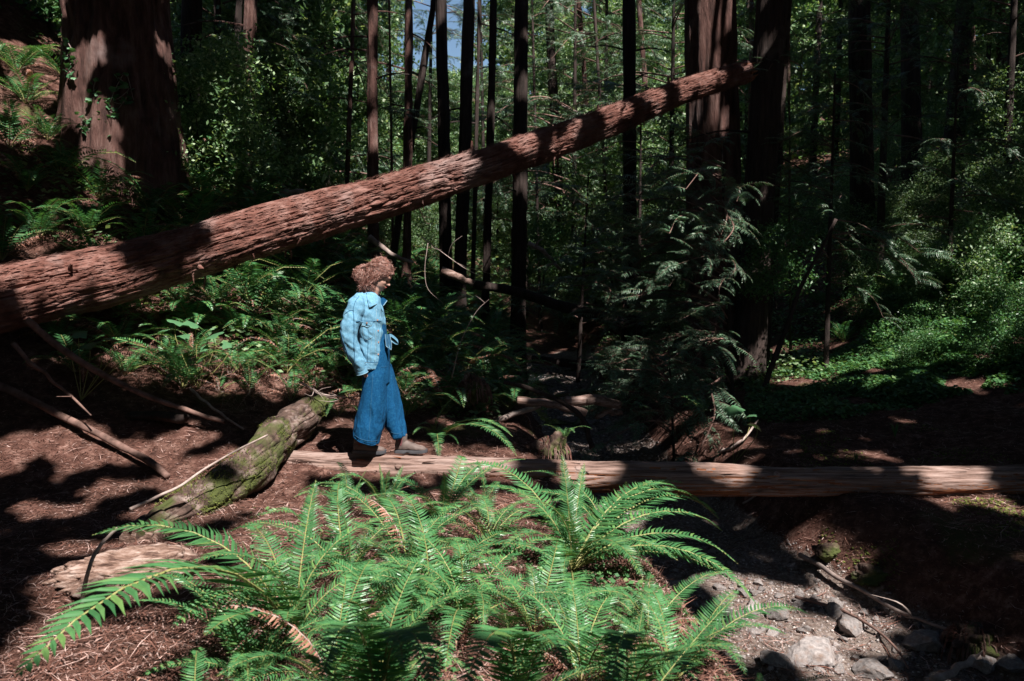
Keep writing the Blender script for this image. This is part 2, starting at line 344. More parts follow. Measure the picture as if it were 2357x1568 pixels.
# mossy log on the left
def gp(px, py, dz=0): p = hit(px, py); return p+np.array([0, 0, dz])
MLP = [P(735, 930, 7.5), P(690, 975, 7.15), P(640, 1010, 6.7), P(590, 1065, 6.25), P(520, 1120, 5.85), P(440, 1172, 5.45), P(370, 1212, 5.12), P(310, 1246, 4.86)]
me, mp, mr = log_mesh('mossy_log', MLP, [.13, .18, .185, .185, .18, .17, .155, .12], 130, 330, [M['moss_log'], M['pale_wood']], .034, 9, 2.2, .16, 5)
cen = np.array([p.center[:] for p in me.polygons])
me.polygons.foreach_set('material_index', ((cen[:, 1]+(fbm(cen*6, 3)-.5)*.6) < 4.98).astype(np.int32))
mossy = thing('mossy_log', 'short rotting log with green moss patches lying left of the log bridge', 'log', mp[0])
me.transform(Matrix.Translation(-Vector(mp[0]))); link('wood', me, mossy)
V = []; Fc = []; T, A, B = frames(mp)
for k in range(9000):
    i = RNG.integers(20, 260); th = RNG.uniform(0, 6.283); n = A[i]*math.cos(th)+B[i]*math.sin(th)
    p0 = mp[i]+n*(mr[i]*.985)
    if n[2] < -.1 or float(fbm(p0[None]*3.3+4, 2)[0]) < .53: continue
    u = rnd_dirs(1)[0]; u = u*.6+n; u = u/np.linalg.norm(u)*RNG.uniform(.008, .022); w = np.cross(u, rnd_dirs(1)[0])*.25
    m0 = len(V); V += [p0-w, p0+w, p0+u]; Fc.append([m0, m0+1, m0+2])
M['moss'] = leaf_mat('moss', (.07, .085, .02), (.13, .16, .035), (.2, .2, .06), .2, .8, .2)
o = link('moss', me_new('moss', np.array(V)-mp[0], Fc, M['moss']), mossy); o['kind'] = 'stuff'
# crumbling pale wood at its near end
def lump_mesh(name, r, mat, seed=0, sub=4, amp=.35, sq=(1, 1, 1), cuts=0, freq=1.6):
    bm = bmesh.new(); bmesh.ops.create_icosphere(bm, subdivisions=sub, radius=1); V = np.array([v.co[:] for v in bm.verts])
    rr = np.random.default_rng(seed+50)
    for k in range(cuts):
        n = rr.normal(size=3); n /= np.linalg.norm(n); dd = rr.uniform(.55, .85); t = V@n; V = V-np.outer(np.maximum(t-dd, 0), n)
    V = V*(1+amp*(fbm(V*freq+seed*7.7, 4)-.5)[:, None]*2)*np.array(sq)*r
    for v, c in zip(bm.verts, V): v.co = c
    me = bpy.data.meshes.new(name); bm.to_mesh(me); bm.free(); me.materials.append(mat)
    me.polygons.foreach_set('use_smooth', np.full(len(me.polygons), name != 'stone')); return me
p = hit(300, 1330); 
o = link('rotten_wood_chunk', lump_mesh('rotten_wood_chunk', .30, M['pale_wood'], 3, 6, .42, (1.25, .62, .42), 5, 3.2), None, (p[0], p[1], p[2]+.03)); o.rotation_euler = (0, .1, .4)
tag(o, 'bleached crumbling chunk of rotten wood at the near end of the mossy log', 'wood chunk')
p = hit(200, 1375)
o = link('rotten_wood_chunk', lump_mesh('rotten_wood_chunk', .13, M['pale_wood'], 8, 5, .5, (1.2, .7, .5), 5, 3.5), None, (p[0], p[1], p[2]+.03))
tag(o, 'smaller pale wood lump left of the crumbling wood, behind the curved twig', 'wood chunk')
# slab of split wood on the needles
p = hit(365, 975); V, Fc = tube(smooth_path([(-.28, .06, 0), (0, .0, .03), (.26, -.08, 0)], 24), np.full(24, .085), 24, lambda a, b, s: .018*(vnoise(np.stack([a*60, b*60, s*3], -1))-.5))
V[:, 2] *= .5; o = link('split_log_piece', me_new('split_log_piece', V, Fc, M['bark_dark'], True), None, p+np.array([0, 0, .03]))
tag(o, 'short grey-brown split slab of wood lying on the needles at the left', 'wood chunk')

def stick(name, label, pts, r0, r1, mat='stick', cat='branch', group=None, seed=0, nu=7, n=40, twigs=0, tw=.3):
    pts = np.array(pts); path = smooth_path(pts, n); rr = np.random.default_rng(seed)
    jt = rr.normal(size=(9, 3))*min(r0*.3, .008); jt[0] = 0; path = path+smooth_path(jt, n)
    V, Fc = tube(path-pts[0], np.linspace(r0, r1, n), nu, lambda a, b, s: r0*.25*(vnoise(np.stack([a*25/max(r0, .01)*.02, b*25/max(r0, .01)*.02, s*12+seed], -1))-.5))
    parts = [(V, Fc)]
    if twigs:
        root = thing(name, label, cat, pts[0], group); link('main_stem', me_new('main_stem', V, Fc, M[mat], True), root)
        for k in range(twigs):
            i = rr.integers(5, n-3); d = rr.normal(size=3); d[2] = d[2]*.6-.2; d /= np.linalg.norm(d)
            d2 = d+rr.normal(size=3)*.5; L = tw*rr.uniform(.4, 1)
            V2, F2 = tube(smooth_path([path[i]-pts[0], path[i]-pts[0]+d*L*.5, path[i]-pts[0]+d*L*.5+d2*L*.5], 8), np.linspace(max(r1, r0*.4), .0015, 8), 5)
            link('twig', me_new('twig', V2, F2, M[mat], True), root)
        return root
    return tag(link(name, me_new(name, V, Fc, M[mat], True), None, pts[0]), label, cat, group)
def G(px, py, dz=.02): return gp(px, py, dz)
stick('fallen_branch', 'thick dark branch running down across the red needles at lower left', [G(-120, 880, .15), G(0, 920, .12), G(150, 985, .1), G(280, 1050, .08), G(395, 1112, .03)], .042, .026, seed=1)
stick('fallen_branch', 'long dark branch sloping down from under the leaning trunk into its shadow', [P(60, 735, 7.0), P(150, 810, 7.1), P(290, 890, 7.2), P(430, 945, 7.2), P(520, 975, 7.1)], .035, .02, seed=2)
stick('fallen_branch', 'shorter crooked branch in the shade left of the long sloping branch', [P(30, 790, 6.9), P(90, 850, 6.9), P(150, 900, 6.9), P(210, 960, 6.7)], .022, .008, seed=3, twigs=3, tw=.2)
stick('stick', 'bare pale stick pointing down to the mossy log from the left', [G(440, 925, .12), G(490, 960, .07), G(560, 1003, .05)], .014, .010, 'stick_pale', 'stick', seed=4)
stick('stick', 'thin long pale stick resting along the top of the mossy log', [P(300, 1172, 4.75), P(400, 1125, 5.1), P(520, 1050, 5.45), P(615, 1000, 5.8)], .011, .006, 'stick_pale', 'stick', seed=5)
stick('twig', 'curved upright twig in front of the pale rotten wood', [P(188, 1400, 3.6), P(200, 1320, 3.6), P(235, 1250, 3.7), P(275, 1215, 3.75)], .011, .007, 'stick_pale', 'twig', seed=6)
stick('fallen_log', 'pale grey log end lying among ferns above the middle of the leaning trunk', [P(590, 446, 13), P(700, 440, 13)], .055, .045, 'stick_pale', 'log', seed=7, nu=12)
stick('fallen_log', 'pale split log in the ferns right of the head of the person', [P(850, 545, 12), P(900, 585, 12), P(950, 605, 12)], .045, .025, 'stick_pale', 'log', seed=8, nu=12)
stick('fallen_log', 'short sunlit pinkish log end lying on the fern slope left of the dark fallen trunk', [P(1015, 622, 13), P(1090, 655, 13)], .07, .055, 'wood_grey', 'log', seed=9, nu=14)
stick('fallen_log', 'dark fallen trunk sloping down right across the far creek', [P(1090, 655, 13.5), P(1190, 672, 13.6), P(1300, 705, 13.7), P(1440, 745, 13.8)], .075, .10, 'bark_dark', 'log', seed=10, nu=14)
stick('fallen_log', 'mossy pole lying across the creek behind the flat driftwood', [P(1180, 925, 9.0), P(1260, 915, 9.1), P(1360, 903, 9.1), P(1480, 906, 9.1), P(1620, 893, 9.3)], .018, .024, 'moss_log', 'log', seed=11)
for k, (a, b_, r, lab) in enumerate([((1190, 922), (1345, 948), .05, 'leftmost reddish driftwood log across the middle creek'), ((1300, 925), (1425, 932), .065, 'thickest driftwood log of the pile in the middle creek'), ((1372, 958), (1432, 952), .035, 'short driftwood stub below the thick driftwood log'), ((1110, 985), (1245, 935), .035, 'grey driftwood log slanting up toward the driftwood pile')]):
    stick('driftwood_log', lab, [P(*a, 8.7+.1*k), P((a[0]+b_[0])/2, (a[1]+b_[1])/2-6, 8.7+.1*k), P(*b_, 8.8+.1*k)], r, r*.8, 'wood_grey' if k < 3 else 'stick_pale', 'driftwood', seed=20+k, nu=14)
stick('bent_branch', 'dark branch arching down over the driftwood toward the fern behind the log bridge', [P(1160, 880, 8.5), P(1270, 915, 8.4), P(1340, 965, 8.3), P(1365, 1030, 8.2)], .022, .03, 'bark_dark', 'branch', seed=30)
stick('fallen_log', 'low dark log spanning the creek above the bright gravel', [P(1170, 822, 17), P(1290, 835, 17), P(1440, 845, 17)], .08, .1, 'bark_dark', 'log', seed=31, nu=10)
stick('dead_branch', 'bare pale dead branch hanging right of the head of the person', [P(970, 545, 8.2), P(1010, 575, 8.2), P(1065, 615, 8.2), P(1105, 635, 8.2)], .006, .002, 'stick_pale', 'branch', seed=32, twigs=4, tw=.35)
stick('dead_branch', 'drooping thin pale twig hanging left of the bare dead branch', [P(985, 560, 8.1), P(978, 620, 8.1), P(985, 665, 8.1), P(1020, 698, 8.1)], .0035, .0015, 'stick_pale', 'twig', seed=33)
stick('dead_branch', 'long thin arching bare twig rising out of the ferns left of the creek', [P(1040, 870, 7.6), P(1060, 790, 7.6), P(1095, 720, 7.6), P(1125, 690, 7.6)], .0045, .0015, 'stick_pale', 'twig', seed=34, twigs=2, tw=.25)
stick('dead_branch', 'tangled pale twigs left of the trousers of the person', [P(690, 880, 7.3), P(740, 905, 7.25), P(800, 915, 7.2), P(845, 905, 7.2)], .009, .004, 'stick_pale', 'twig', seed=35, twigs=8, tw=.3)
stick('stick', 'straight thin stick poking out of the needles right of the creek behind the log bridge', [G(1655, 1058, .03), G(1700, 1038, .06), G(1745, 1010, .2)], .02, .009, 'stick_pale', 'stick', seed=36)
stick('dead_branch', 'reddish broken branch end at the bottom right corner of the creek bed', [P(2130, 1580, 4.3), P(2190, 1545, 4.3), P(2255, 1508, 4.4)], .026, .016, 'stick_pale', 'branch', seed=37, twigs=3, tw=.12)
stick('dead_branch', 'long thin branch lying along the foot of the right creek bank', [G(1840, 1300, .08), G(1960, 1375, .08), G(2080, 1430, .06), G(2200, 1495, .08)], .020, .010, 'stick_pale', 'branch', seed=38, twigs=3, tw=.3)
stick('dead_branch', 'thin dark root running over the stones parallel to the creek bank branch', [G(1830, 1390, .05), G(1950, 1430, .06), G(2050, 1500, .06), G(2090, 1560, .06)], .013, .006, 'stick', 'branch', seed=39)
stick('stick', 'small grey twig lying under the middle of the log bridge on the dark bank', [G(1710, 1175, .02), G(1760, 1150, .05), G(1810, 1130, .05)], .01, .006, 'stick_pale', 'stick', seed=40)

# ------------------------------------------------------------------ trees with readable trunks
TREES = []
def trunk_tree(xt, xb, w, Y, label, mat='bark_dark', yb=600, group=None, nu=40, nv=160, fl=.028, flare=1.6, top=24, bough=3, name='redwood_tree'):
    A = P(xt, 0, Y); B = P(xb, yb, Y); d = (A-B)/(A[2]-B[2])
    gx, gy = B[0], B[1]; gz = tz(gx, gy)
    for _ in range(4):
        q = B+d*(gz-B[2]); gz = tz(q[0], q[1])
    base = B+d*(gz-(1.5 if w > 100 else .6)-B[2]); topp = B+d*(top-B[2]); r = w/2/F_D*Y
    n = nv; t = np.linspace(0, 1, n)**1.4
    path = base+(topp-base)*t[:, None]
    h = path[:, 2]-base[2]
    rad = r*(1-.45*np.clip(h/top, 0, 1))*(1+(flare-1)*np.exp(-np.maximum(h-(1.4 if w > 100 else .5), 0)/(1.6*r+.25)))
    sd = len(TREES)*3.3
    def disp(a, b, s):
        k = 5.5 if r > .5 else 9 if r > .3 else 14; w_ = fbm(np.stack([a*2, b*2, s*.5+sd], -1), 2)
        cr = 1-np.abs(2*vnoise(np.stack([a*k+w_*1.6, b*k+w_*1.6, s*.5+sd], -1))-1)
        cr2 = 1-np.abs(2*vnoise(np.stack([a*k*2.2, b*k*2.2, s*1.1+sd], -1))-1)
        fl_ = fbm(np.stack([a/r*1.3, b/r*1.3, s*.12+sd], -1), 2)-.5
        return -fl*cr**3-fl*.4*cr2**3+r*.30*fl_+fl*.4*(fbm(np.stack([a*40, b*40, s*4], -1), 2)-.5)
    V, Fc = tube(path, rad, nu, disp)
    root = thing(name, label, 'tree', base, group); link('trunk', me_new('trunk', V-base, Fc, M[mat], True), root)
    rr = np.random.default_rng(int(sd*10)+5)
    for k in range(bough):
        i = int(np.searchsorted(h, rr.uniform(3, 9))); p0 = path[min(i, n-1)]-base; a = rr.uniform(0, 6.28); L = rr.uniform(.5, 1.6)
        d2 = np.array([math.cos(a), math.sin(a), rr.uniform(-.4, .3)])
        V2, F2 = tube(smooth_path([p0, p0+d2*L*.5, p0+d2*L+np.array([0, 0, -.15*L])], 8), np.linspace(.022, .006, 8), 5); link('branch', me_new('branch', V2, F2, M[mat]), root)
    TREES.append((root, path, r)); return root
big = trunk_tree(272, 282, 236, 11.2, 'massive reddish redwood trunk on the slope at upper left, ivy climbing its foot', 'bark_red', 330, nu=150, nv=420, fl=.10, flare=1.22, bough=0)
tA = trunk_tree(1634, 1648, 136, 13.6, 'large redwood behind the upper end of the leaning trunk, split red bark strip', 'bark_red', 800, nu=110, nv=420, fl=.045, flare=1.25, bough=0)
tB = trunk_tree(1777, 1722, 80, 12.8, 'nearly black trunk standing just right of the large split-bark redwood', 'bark_dark', 800, nu=60, nv=300, fl=.03, flare=1.2, bough=2)
trunk_tree(441, 437, 46, 15, 'dark trunk directly right of the massive left redwood', 'bark_dark', 300)
trunk_tree(578, 562, 34, 14.5, 'reddish slanting trunk in the thicket between the massive redwood and the slim trunks', 'bark_red', 360, bough=5)
trunk_tree(552, 535, 22, 14.8, 'thinner dark stem leaning beside the reddish slanting trunk', 'bark_dark', 360, bough=4)
trunk_tree(857, 859, 29, 15, 'slim straight reddish-brown trunk rising directly above the person', 'bark_red', 400)
trunk_tree(941, 938, 24, 17, 'slim trunk crossed at its foot by the leaning young tree', 'bark_red', 380)
trunk_tree(1000, 935, 21, 17.5, 'young trunk leaning right, meeting its straight neighbour at the base', 'bark_dark', 400)
trunk_tree(1016, 1022, 30, 17, 'dark trunk standing left of the blue gap of sky', 'bark_dark', 340)
trunk_tree(1079, 1068, 33, 16.5, 'dark trunk standing right of the blue gap of sky', 'bark_dark', 340)
trunk_tree(1104, 1096, 13, 19, 'very thin stem between two dark trunks right of the sky gap', 'bark_dark', 340)
trunk_tree(1136, 1121, 22, 16, 'straight trunk passing behind the middle of the leaning trunk, fourth right of the sky gap', 'bark_dark', 560)
trunk_tree(1200, 1194, 39, 15.5, 'black trunk standing left of the far creek, passing behind the leaning trunk', 'bark_dark', 600, nu=50)
trunk_tree(1262, 1290, 26, 24, 'dark crooked trunk right of the black creekside trunk', 'bark_dark', 500, bough=6)
trunk_tree(1448, 1450, 38, 15.5, 'dark trunk left of the large split-bark redwood', 'bark_dark', 560, nu=50, bough=5)
trunk_tree(1730, 1726, 14, 20, 'thin pale-lit trunk seen in the slot between the two big right trunks', 'bark_red', 400)
trunk_tree(1816, 1817, 9, 14, 'thin mossy stem close right of the nearly black trunk', 'moss_log', 300, bough=3)
trunk_tree(1978, 1985, 58, 17, 'wide shadowed trunk in the dark right of the conifer boughs', 'bark_dark', 450)
trunk_tree(2095, 2100, 44, 19, 'shadowed trunk, second of three in the dark upper right', 'bark_dark', 400)
trunk_tree(2222, 2195, 42, 20, 'shadowed leaning trunk, rightmost of three in the dark upper right', 'bark_dark', 350)
trunk_tree(2300, 2310, 26, 24, 'slender trunk near the upper right corner', 'bark_red', 300)
for k, (x, w, Y) in enumerate([(718, 14, 20), (800, 12, 17), (640, 14, 22), (902, 7, 18), (1235, 8, 22), (1362, 14, 23), (1392, 9, 20), (1500, 14, 22), (1870, 16, 28), (1310, 12, 35), (2150, 16, 30), (2260, 14, 28)]):
    trunk_tree(x+random.uniform(-34, 34), x, w, Y, 'distant slender trunk among the sunlit foliage of the background', 'bark_red' if k % 2 else 'bark_dark', 400, 'distant slender trunks', nu=14, nv=50, fl=.01, bough=4)
stick('leaning_sapling', 'thin black sapling slanting across the thicket right of the two big trunks', [P(1760, 895, 11.5), P(1800, 780, 11.4), P(1850, 650, 11.3), P(1925, 505, 11.2)], .045, .02, 'bark_dark', 'sapling', seed=50, nu=9)
stick('dead_branch', 'pale dead bough arching up behind the trunks left of the split-bark redwood', [P(1290, 300, 19), P(1360, 260, 19), P(1440, 262, 19), P(1480, 265, 18.5)], .02, .035, 'stick_pale', 'branch', seed=51, twigs=4, tw=.7)
stick('dead_branch', 'pale dead bough low beside the black creekside trunk', [P(1215, 560, 15.2), P(1250, 580, 15.2), P(1290, 620, 15.4)], .05, .03, 'stick_pale', 'branch', seed=52, twigs=3, tw=.5)
stick('dead_branch', 'forked bare twig right of the foot of the massive left redwood', [P(432, 318, 12.5), P(485, 325, 12.5), P(530, 350, 12.5), P(590, 405, 12.5)], .014, .005, 'stick_pale', 'twig', seed=53, twigs=5, tw=.3)
random.seed(101); RNG = np.random.default_rng(101)
# ------------------------------------------------------------------ ferns
def frond_mesh(npair, pw, a0, bend, hi=True, seed=0, v=.12, wid=.42, mats=None, rr=.006, start=.14, droop=.10, name='frond', twist=0, tipk=.62, jag=0):
    r = np.random.default_rng(seed); n = 60; s = np.linspace(0, 1, n); ang = a0-bend*s**1.25
    ds = 1/(n-1); x = np.concatenate([[0], np.cumsum(np.cos(ang[:-1])*ds)]); z = np.concatenate([[0], np.cumsum(np.sin(ang[:-1])*ds)])
    yw = twist*s**2; k = 9 if hi else 5; ii = np.linspace(0, n-1, k).astype(int)
    V0, F0 = tube(np.stack([x, yw, z], -1)[ii], np.linspace(rr, rr*.25, k), 4 if hi else 3, cap=False)
    V = [V0]; Fc = [list(q) for q in F0]; mi = [1]*len(Fc); nb = len(V0)
    sp = start+(1-start)*(np.linspace(0, 1, npair, endpoint=False)**.94); dsp = (1-start)/npair
    for side in (-1, 1):
        for q, si in enumerate(sp+(.3*dsp if side > 0 else 0)):
            si = min(si, .995); u = (si-start)/(1-start)
            if jag and r.random() < jag: continue
            env = min(1, (u+.03)/.14)**.5*(1-u)**tipk; l = pw*env*r.uniform(.88, 1.08)
            a = np.interp(si, s, ang); p = np.array([np.interp(si, s, x), np.interp(si, s, yw), np.interp(si, s, z)])
            t = np.array([math.cos(a), 2*twist*si, math.sin(a)]); nn = np.array([-math.sin(a), 0, math.cos(a)])
            lat = np.array([0, side, 0.]); d = lat*.95+t*(.15+.45*u+r.uniform(-.08, .08))+nn*(v+r.uniform(-.10, .10)); d /= np.linalg.norm(d)
            w = t*min(dsp*wid, l*.28)+nn*r.uniform(-.15, .15)*dsp; tip = p+d*l-nn*droop*l+t*.12*l
            c1 = p+d*l*.5-nn*w[0]*.0+nn*(.02*l)
            if hi:
                m = [p, p+d*l*.10+w*.95, p+d*l*.10-w*.75, c1, c1+w*.85-nn*.3*dsp*wid, c1-w*.85-nn*.3*dsp*wid, tip]
                V.append(np.array(m)); Fc += [[nb, nb+1, nb+4, nb+3], [nb, nb+3, nb+5, nb+2], [nb+4, nb+6, nb+3], [nb+3, nb+6, nb+5]]; mi += [0]*4; nb += 7
            else:
                m = [p, p+d*l*.4+w, tip, p+d*l*.4-w]; V.append(np.array(m)); Fc.append([nb, nb+1, nb+2, nb+3]); mi.append(0); nb += 4
    me = me_new(name, np.vstack(V), Fc, mats or [M['fern'], M['rachis']], False, mi); me['tip'] = [float(x[-1]), float(yw[-1]), float(z[-1])]; return me
def variants(n, **kw):
    out = []
    for k in range(n):
        r = random.Random(k*5+3); out.append(frond_mesh(seed=k, a0=r.uniform(1.0, 1.35), bend=r.uniform(1.1, 1.9), twist=r.uniform(-.1, .1), **kw))
    return out
FH = variants(7, npair=40, pw=.14, wid=.36)                           # near fronds
FU = [frond_mesh(42, .14, 1.45, b, True, 30+k, twist=tw_) for k, (b, tw_) in enumerate([(.25, .03), (.45, -.04), (.7, .05)])]   # upright
FW = [frond_mesh(50, .155, 1.15, 1.7, True, 40+k, twist=tw_) for k, tw_ in enumerate([.05, -.08])]                   # broad, arching
FL = [frond_mesh(46, .20, 1.15, 1.65, True, 140+k, twist=tw_, wid=.40, v=.05) for k, tw_ in enumerate([.04, -.07])]
FM = variants(5, npair=32, pw=.145, hi=False, mats=[M['fern'], M['rachis']])
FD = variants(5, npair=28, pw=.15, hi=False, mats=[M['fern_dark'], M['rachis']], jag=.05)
FX = [frond_mesh(22, .07, .9, 2.6, False, 60+k, v=-.3, wid=.5, mats=[M['dead_frond'], M['stick_pale']], twist=.2*(-1)**k, droop=.5, name='dead_frond', jag=.2) for k in range(3)]
FB = [frond_mesh(34, .09, 1.1, 2.0, True, 90+k, v=-.2, wid=.4, mats=[M['dead_frond'], M['stick_pale']], twist=.15*(-1)**k, droop=.4, jag=.1, name='withered_frond') for k in range(2)]
def put_frond(root, me, az, s, roll=0, pitch=0, name='frond', off=(0, 0, 0)):
    o = link(name, me, root, off); o.rotation_mode = 'ZYX'; o.rotation_euler = (roll, pitch, az); o.scale = (s, s, s*random.uniform(.85, 1.15)); return o
def frond_to(root, base, tip, me, name='frond'):
    base = Vector(base); v = Vector(tip)-base; t = Vector(me['tip'][:]); az = math.atan2(v.y, v.x)-math.atan2(t.y, t.x)
    s = v.length/t.length; pit = math.atan2(t.z, math.hypot(t.x, t.y))-math.atan2(v.z, math.hypot(v.x, v.y))
    o = link(name, me, root); mrot = Matrix.Rotation(math.atan2(v.y, v.x), 4, 'Z') @ Matrix.Rotation(pit, 4, 'Y') @ Matrix.Rotation(-math.atan2(t.y, t.x), 4, 'Z')
    o.matrix_basis = Matrix.Translation(base-root.location) @ mrot @ Matrix.Scale(s, 4); return o
FERNS = []
def fern(loc, n, L, label, group=None, pool=None, up=0, dead=0, fan=None, name='sword_fern', elev=None):
    root = thing(name, label, 'fern', (loc[0], loc[1], loc[2]-.02), group); FERNS.append(root)
    a0 = random.uniform(0, 6.28)
    for k in range(n):
        az = a0+k*2.39996+random.uniform(-.25, .25)
        if fan is not None: az = fan[0]+(random.random()-.5)*fan[1]
        pit = random.uniform(-.15, .35)
        if k < up: put_frond(root, random.choice(FU), az, L*random.uniform(.58, .8), 0, random.uniform(0, .4))
        elif random.random() < .10: put_frond(root, random.choice(FB), az, L*random.uniform(.6, .95), random.uniform(-.3, .3), pit+.15, 'withered_frond')
        else: put_frond(root, random.choice(pool or FH), az, L*random.uniform(.65, 1.08), random.uniform(-.2, .2), pit)
    for k in range(dead): put_frond(root, random.choice(FX), a0+k*1.7, L*random.uniform(.5, .8), random.uniform(-.4, .4), random.uniform(.3, .9), 'dead_frond')
    return root
def fernat(px, Y, *a, **k):
    x = (px-CX)/F_D*Y*1.003; return fern((x, Y, tz(x, Y)), *a, **k)
# the big fern right of centre
fa = fernat(1318, 4.25, 5, .70, 'largest bright sword fern, right of centre in front of the log bridge', up=1, dead=2)
b = Vector(fa.location)+Vector((0, 0, .03))
for (tx, ty, TY, pool) in [(1293, 1042, 4.35, FU), (1345, 1065, 4.5, FU), (1625, 1168, 4.7, FH), (1662, 1222, 4.5, FH), (1698, 1298, 4.25, FH), (1742, 1392, 3.95, FW), (1655, 1195, 4.9, FH), (1690, 1340, 4.0, FH), (1500, 1105, 4.9, FU), (1560, 1125, 4.8, FH), (1065, 1070, 4.7, FH), (1105, 1120, 4.4, FW), (1180, 1160, 4.0, FH), (1322, 1450, 3.3, FU), (1240, 1360, 3.6, FH), (1480, 1330, 3.6, FW), (1560, 1290, 3.9, FH), (1150, 1270, 3.8, FH)]:
    frond_to(fa, b, P(tx, ty, TY), random.choice(pool))
# left foreground fern with the two long fronds over the pale wood
fb = fernat(660, 3.35, 6, .62, 'large near sword fern at lower left whose long frond arches over the pale rotten wood', dead=2)
b = Vector(fb.location)+Vector((0, 0, .03))
for (tx, ty, TY, pool) in [(212, 1232, 3.25, FL), (35, 1560, 2.15, FL), (395, 1445, 2.75, FL), (727, 1105, 3.9, FU), (430, 1300, 3.0, FH), (470, 1462, 2.5, FU), (660, 1430, 2.75, FU), (640, 1330, 3.1, FH), (905, 1190, 3.6, FH), (560, 1215, 3.9, FH)]:
    frond_to(fb, b, P(tx, ty, TY), random.choice(pool))
fc = fernat(860, 2.75, 6, .55, 'near fern at the bottom edge with broad shaded fronds, left of centre')
b = Vector(fc.location)
for (tx, ty, TY, pool) in [(700, 1500, 2.1, FU), (740, 1560, 1.95, FW), (930, 1540, 2.1, FW), (1040, 1500, 2.3, FH), (1080, 1360, 2.9, FW), (980, 1270, 3.1, FH), (760, 1400, 2.4, FH), (1000, 1600, 2.0, FH)]:
    frond_to(fc, b, P(tx, ty, TY), random.choice(pool))
fd = fernat(1190, 2.75, 5, .5, 'near fern at the bottom centre with two upright ladder-like fronds')
b = Vector(fd.location)
for (tx, ty, TY, pool) in [(1155, 1385, 2.75, FU), (1120, 1420, 2.4, FW), (1250, 1480, 2.3, FU), (1310, 1540, 2.2, FH), (1060, 1600, 2.0, FH)]:
    frond_to(fd, b, P(tx, ty, TY), random.choice(pool))
fe = fernat(1450, 2.7, 4, .45, 'near fern at the bottom right with a frond reaching over the sunlit stones')
b = Vector(fe.location)
for (tx, ty, TY, pool) in [(1690, 1375, 2.9, FU), (1480, 1395, 2.9, FU), (1720, 1500, 2.5, FH), (1620, 1600, 2.1, FH), (1400, 1600, 2.0, FH)]:
    frond_to(fe, b, P(tx, ty, TY), random.choice(pool))
for (px, Y, n, L, up, lab) in [
    (875, 5.3, 9, .50, 3, 'fern directly below the boots of the person, two thin fronds rising before the log bridge'),
    (790, 5.5, 7, .40, 1, 'small fern at the left end of the log bridge'),
    (1010, 5.15, 11, .58, 1, 'bushy fern in front of the log bridge, right of the boots'),
    (930, 4.4, 12, .66, 1, 'wide bright fern with silvery arching fronds left of the largest fern'),
    (1120, 4.7, 10, .52, 0, 'fern crowded against the left side of the largest fern'),
    (790, 4.1, 11, .60, 1, 'fern with a tall ladder-like frond in the middle of the left foreground'),
    (1060, 3.5, 11, .58, 0, 'fern with one dark long frond arching right, in the centre of the foreground'),
    (1230, 3.4, 9, .5, 0, 'low fern below the largest fern'),
    (1500, 3.5, 8, .46, 0, 'fern on the edge of the gravel below the wide fan of fronds'),
    (620, 2.6, 7, .45, 1, 'fern at the very bottom, right of the crossing dark stems'),
    (1810, 3.9, 6, .33, 1, 'small fern standing alone on the pebbles at the bottom right'),
    (1770, 3.4, 7, .36, 0, 'low fern at the bottom edge beside the big pale rock')]:
    fernat(px, Y, n, L*(1.28 if n > 6 else 1), lab, up=up, dead=1 if n > 9 else 0)
for (px, Y, n, L, lab) in [(980, 3.8, 13, .6, 'full bright fern in the centre of the left foreground group'), (1110, 5.4, 9, .42, 'small fern touching the underside of the log bridge left of the largest fern'),
    (900, 3.5, 13, .5, 'fern in the middle of the left foreground group, silvery fronds'), (520, 2.35, 10, .42, 'fern at the bottom edge, third from the left'), (740, 3.0, 12, .55, 'fern right of the long arching frond at lower left'), (560, 3.0, 10, .5, 'fern at the foot of the long arching frond, beside the pale wood'), (1400, 4.9, 11, .6, 'fern behind the right side of the largest fern, touching the log bridge'), (1340, 3.0, 11, .55, 'fern in the lower foreground directly below the largest fern, ladder fronds'), (700, 4.8, 7, .4, 'small bright fern in the path gap right of the mossy log'), (500, 3.3, 7, .42, 'fern low beside the crumbling pale wood'), (1560, 3.0, 9, .5, 'fern overhanging the gravel at the bottom, left of the pebbles'),
    (760, 2.35, 9, .45, 'near fern at the bottom edge left of centre'), (420, 2.6, 7, .42, 'low fern over the dead brown fronds at lower left'), ]:
    fernat(px, Y, n, L*1.35, lab, up=1 if px < 1450 else 0)
f = fernat(775, 8.0, 5, .5, 'fern with one bright drooping frond behind the left knee of the person', pool=FM)
frond_to(f, f.location, P(752, 955, 7.3), FH[2]); frond_to(f, P(840, 900, 7.6), P(750, 960, 7.2), FH[0])
f = fernat(1000, 7.7, 6, .45, 'bright fern immediately behind the log bridge, right of the boots')
for t in [(1190, 1050, 7.0), (1180, 1005, 7.3), (950, 1000, 7.3), (1010, 1060, 6.95), (1080, 905, 7.8)]: frond_to(f, f.location, P(*t), random.choice(FH))
f = fern(P(1300, 1010, 7.7), 8, .36, 'fern growing on the root mound behind the log bridge at centre', pool=FH)
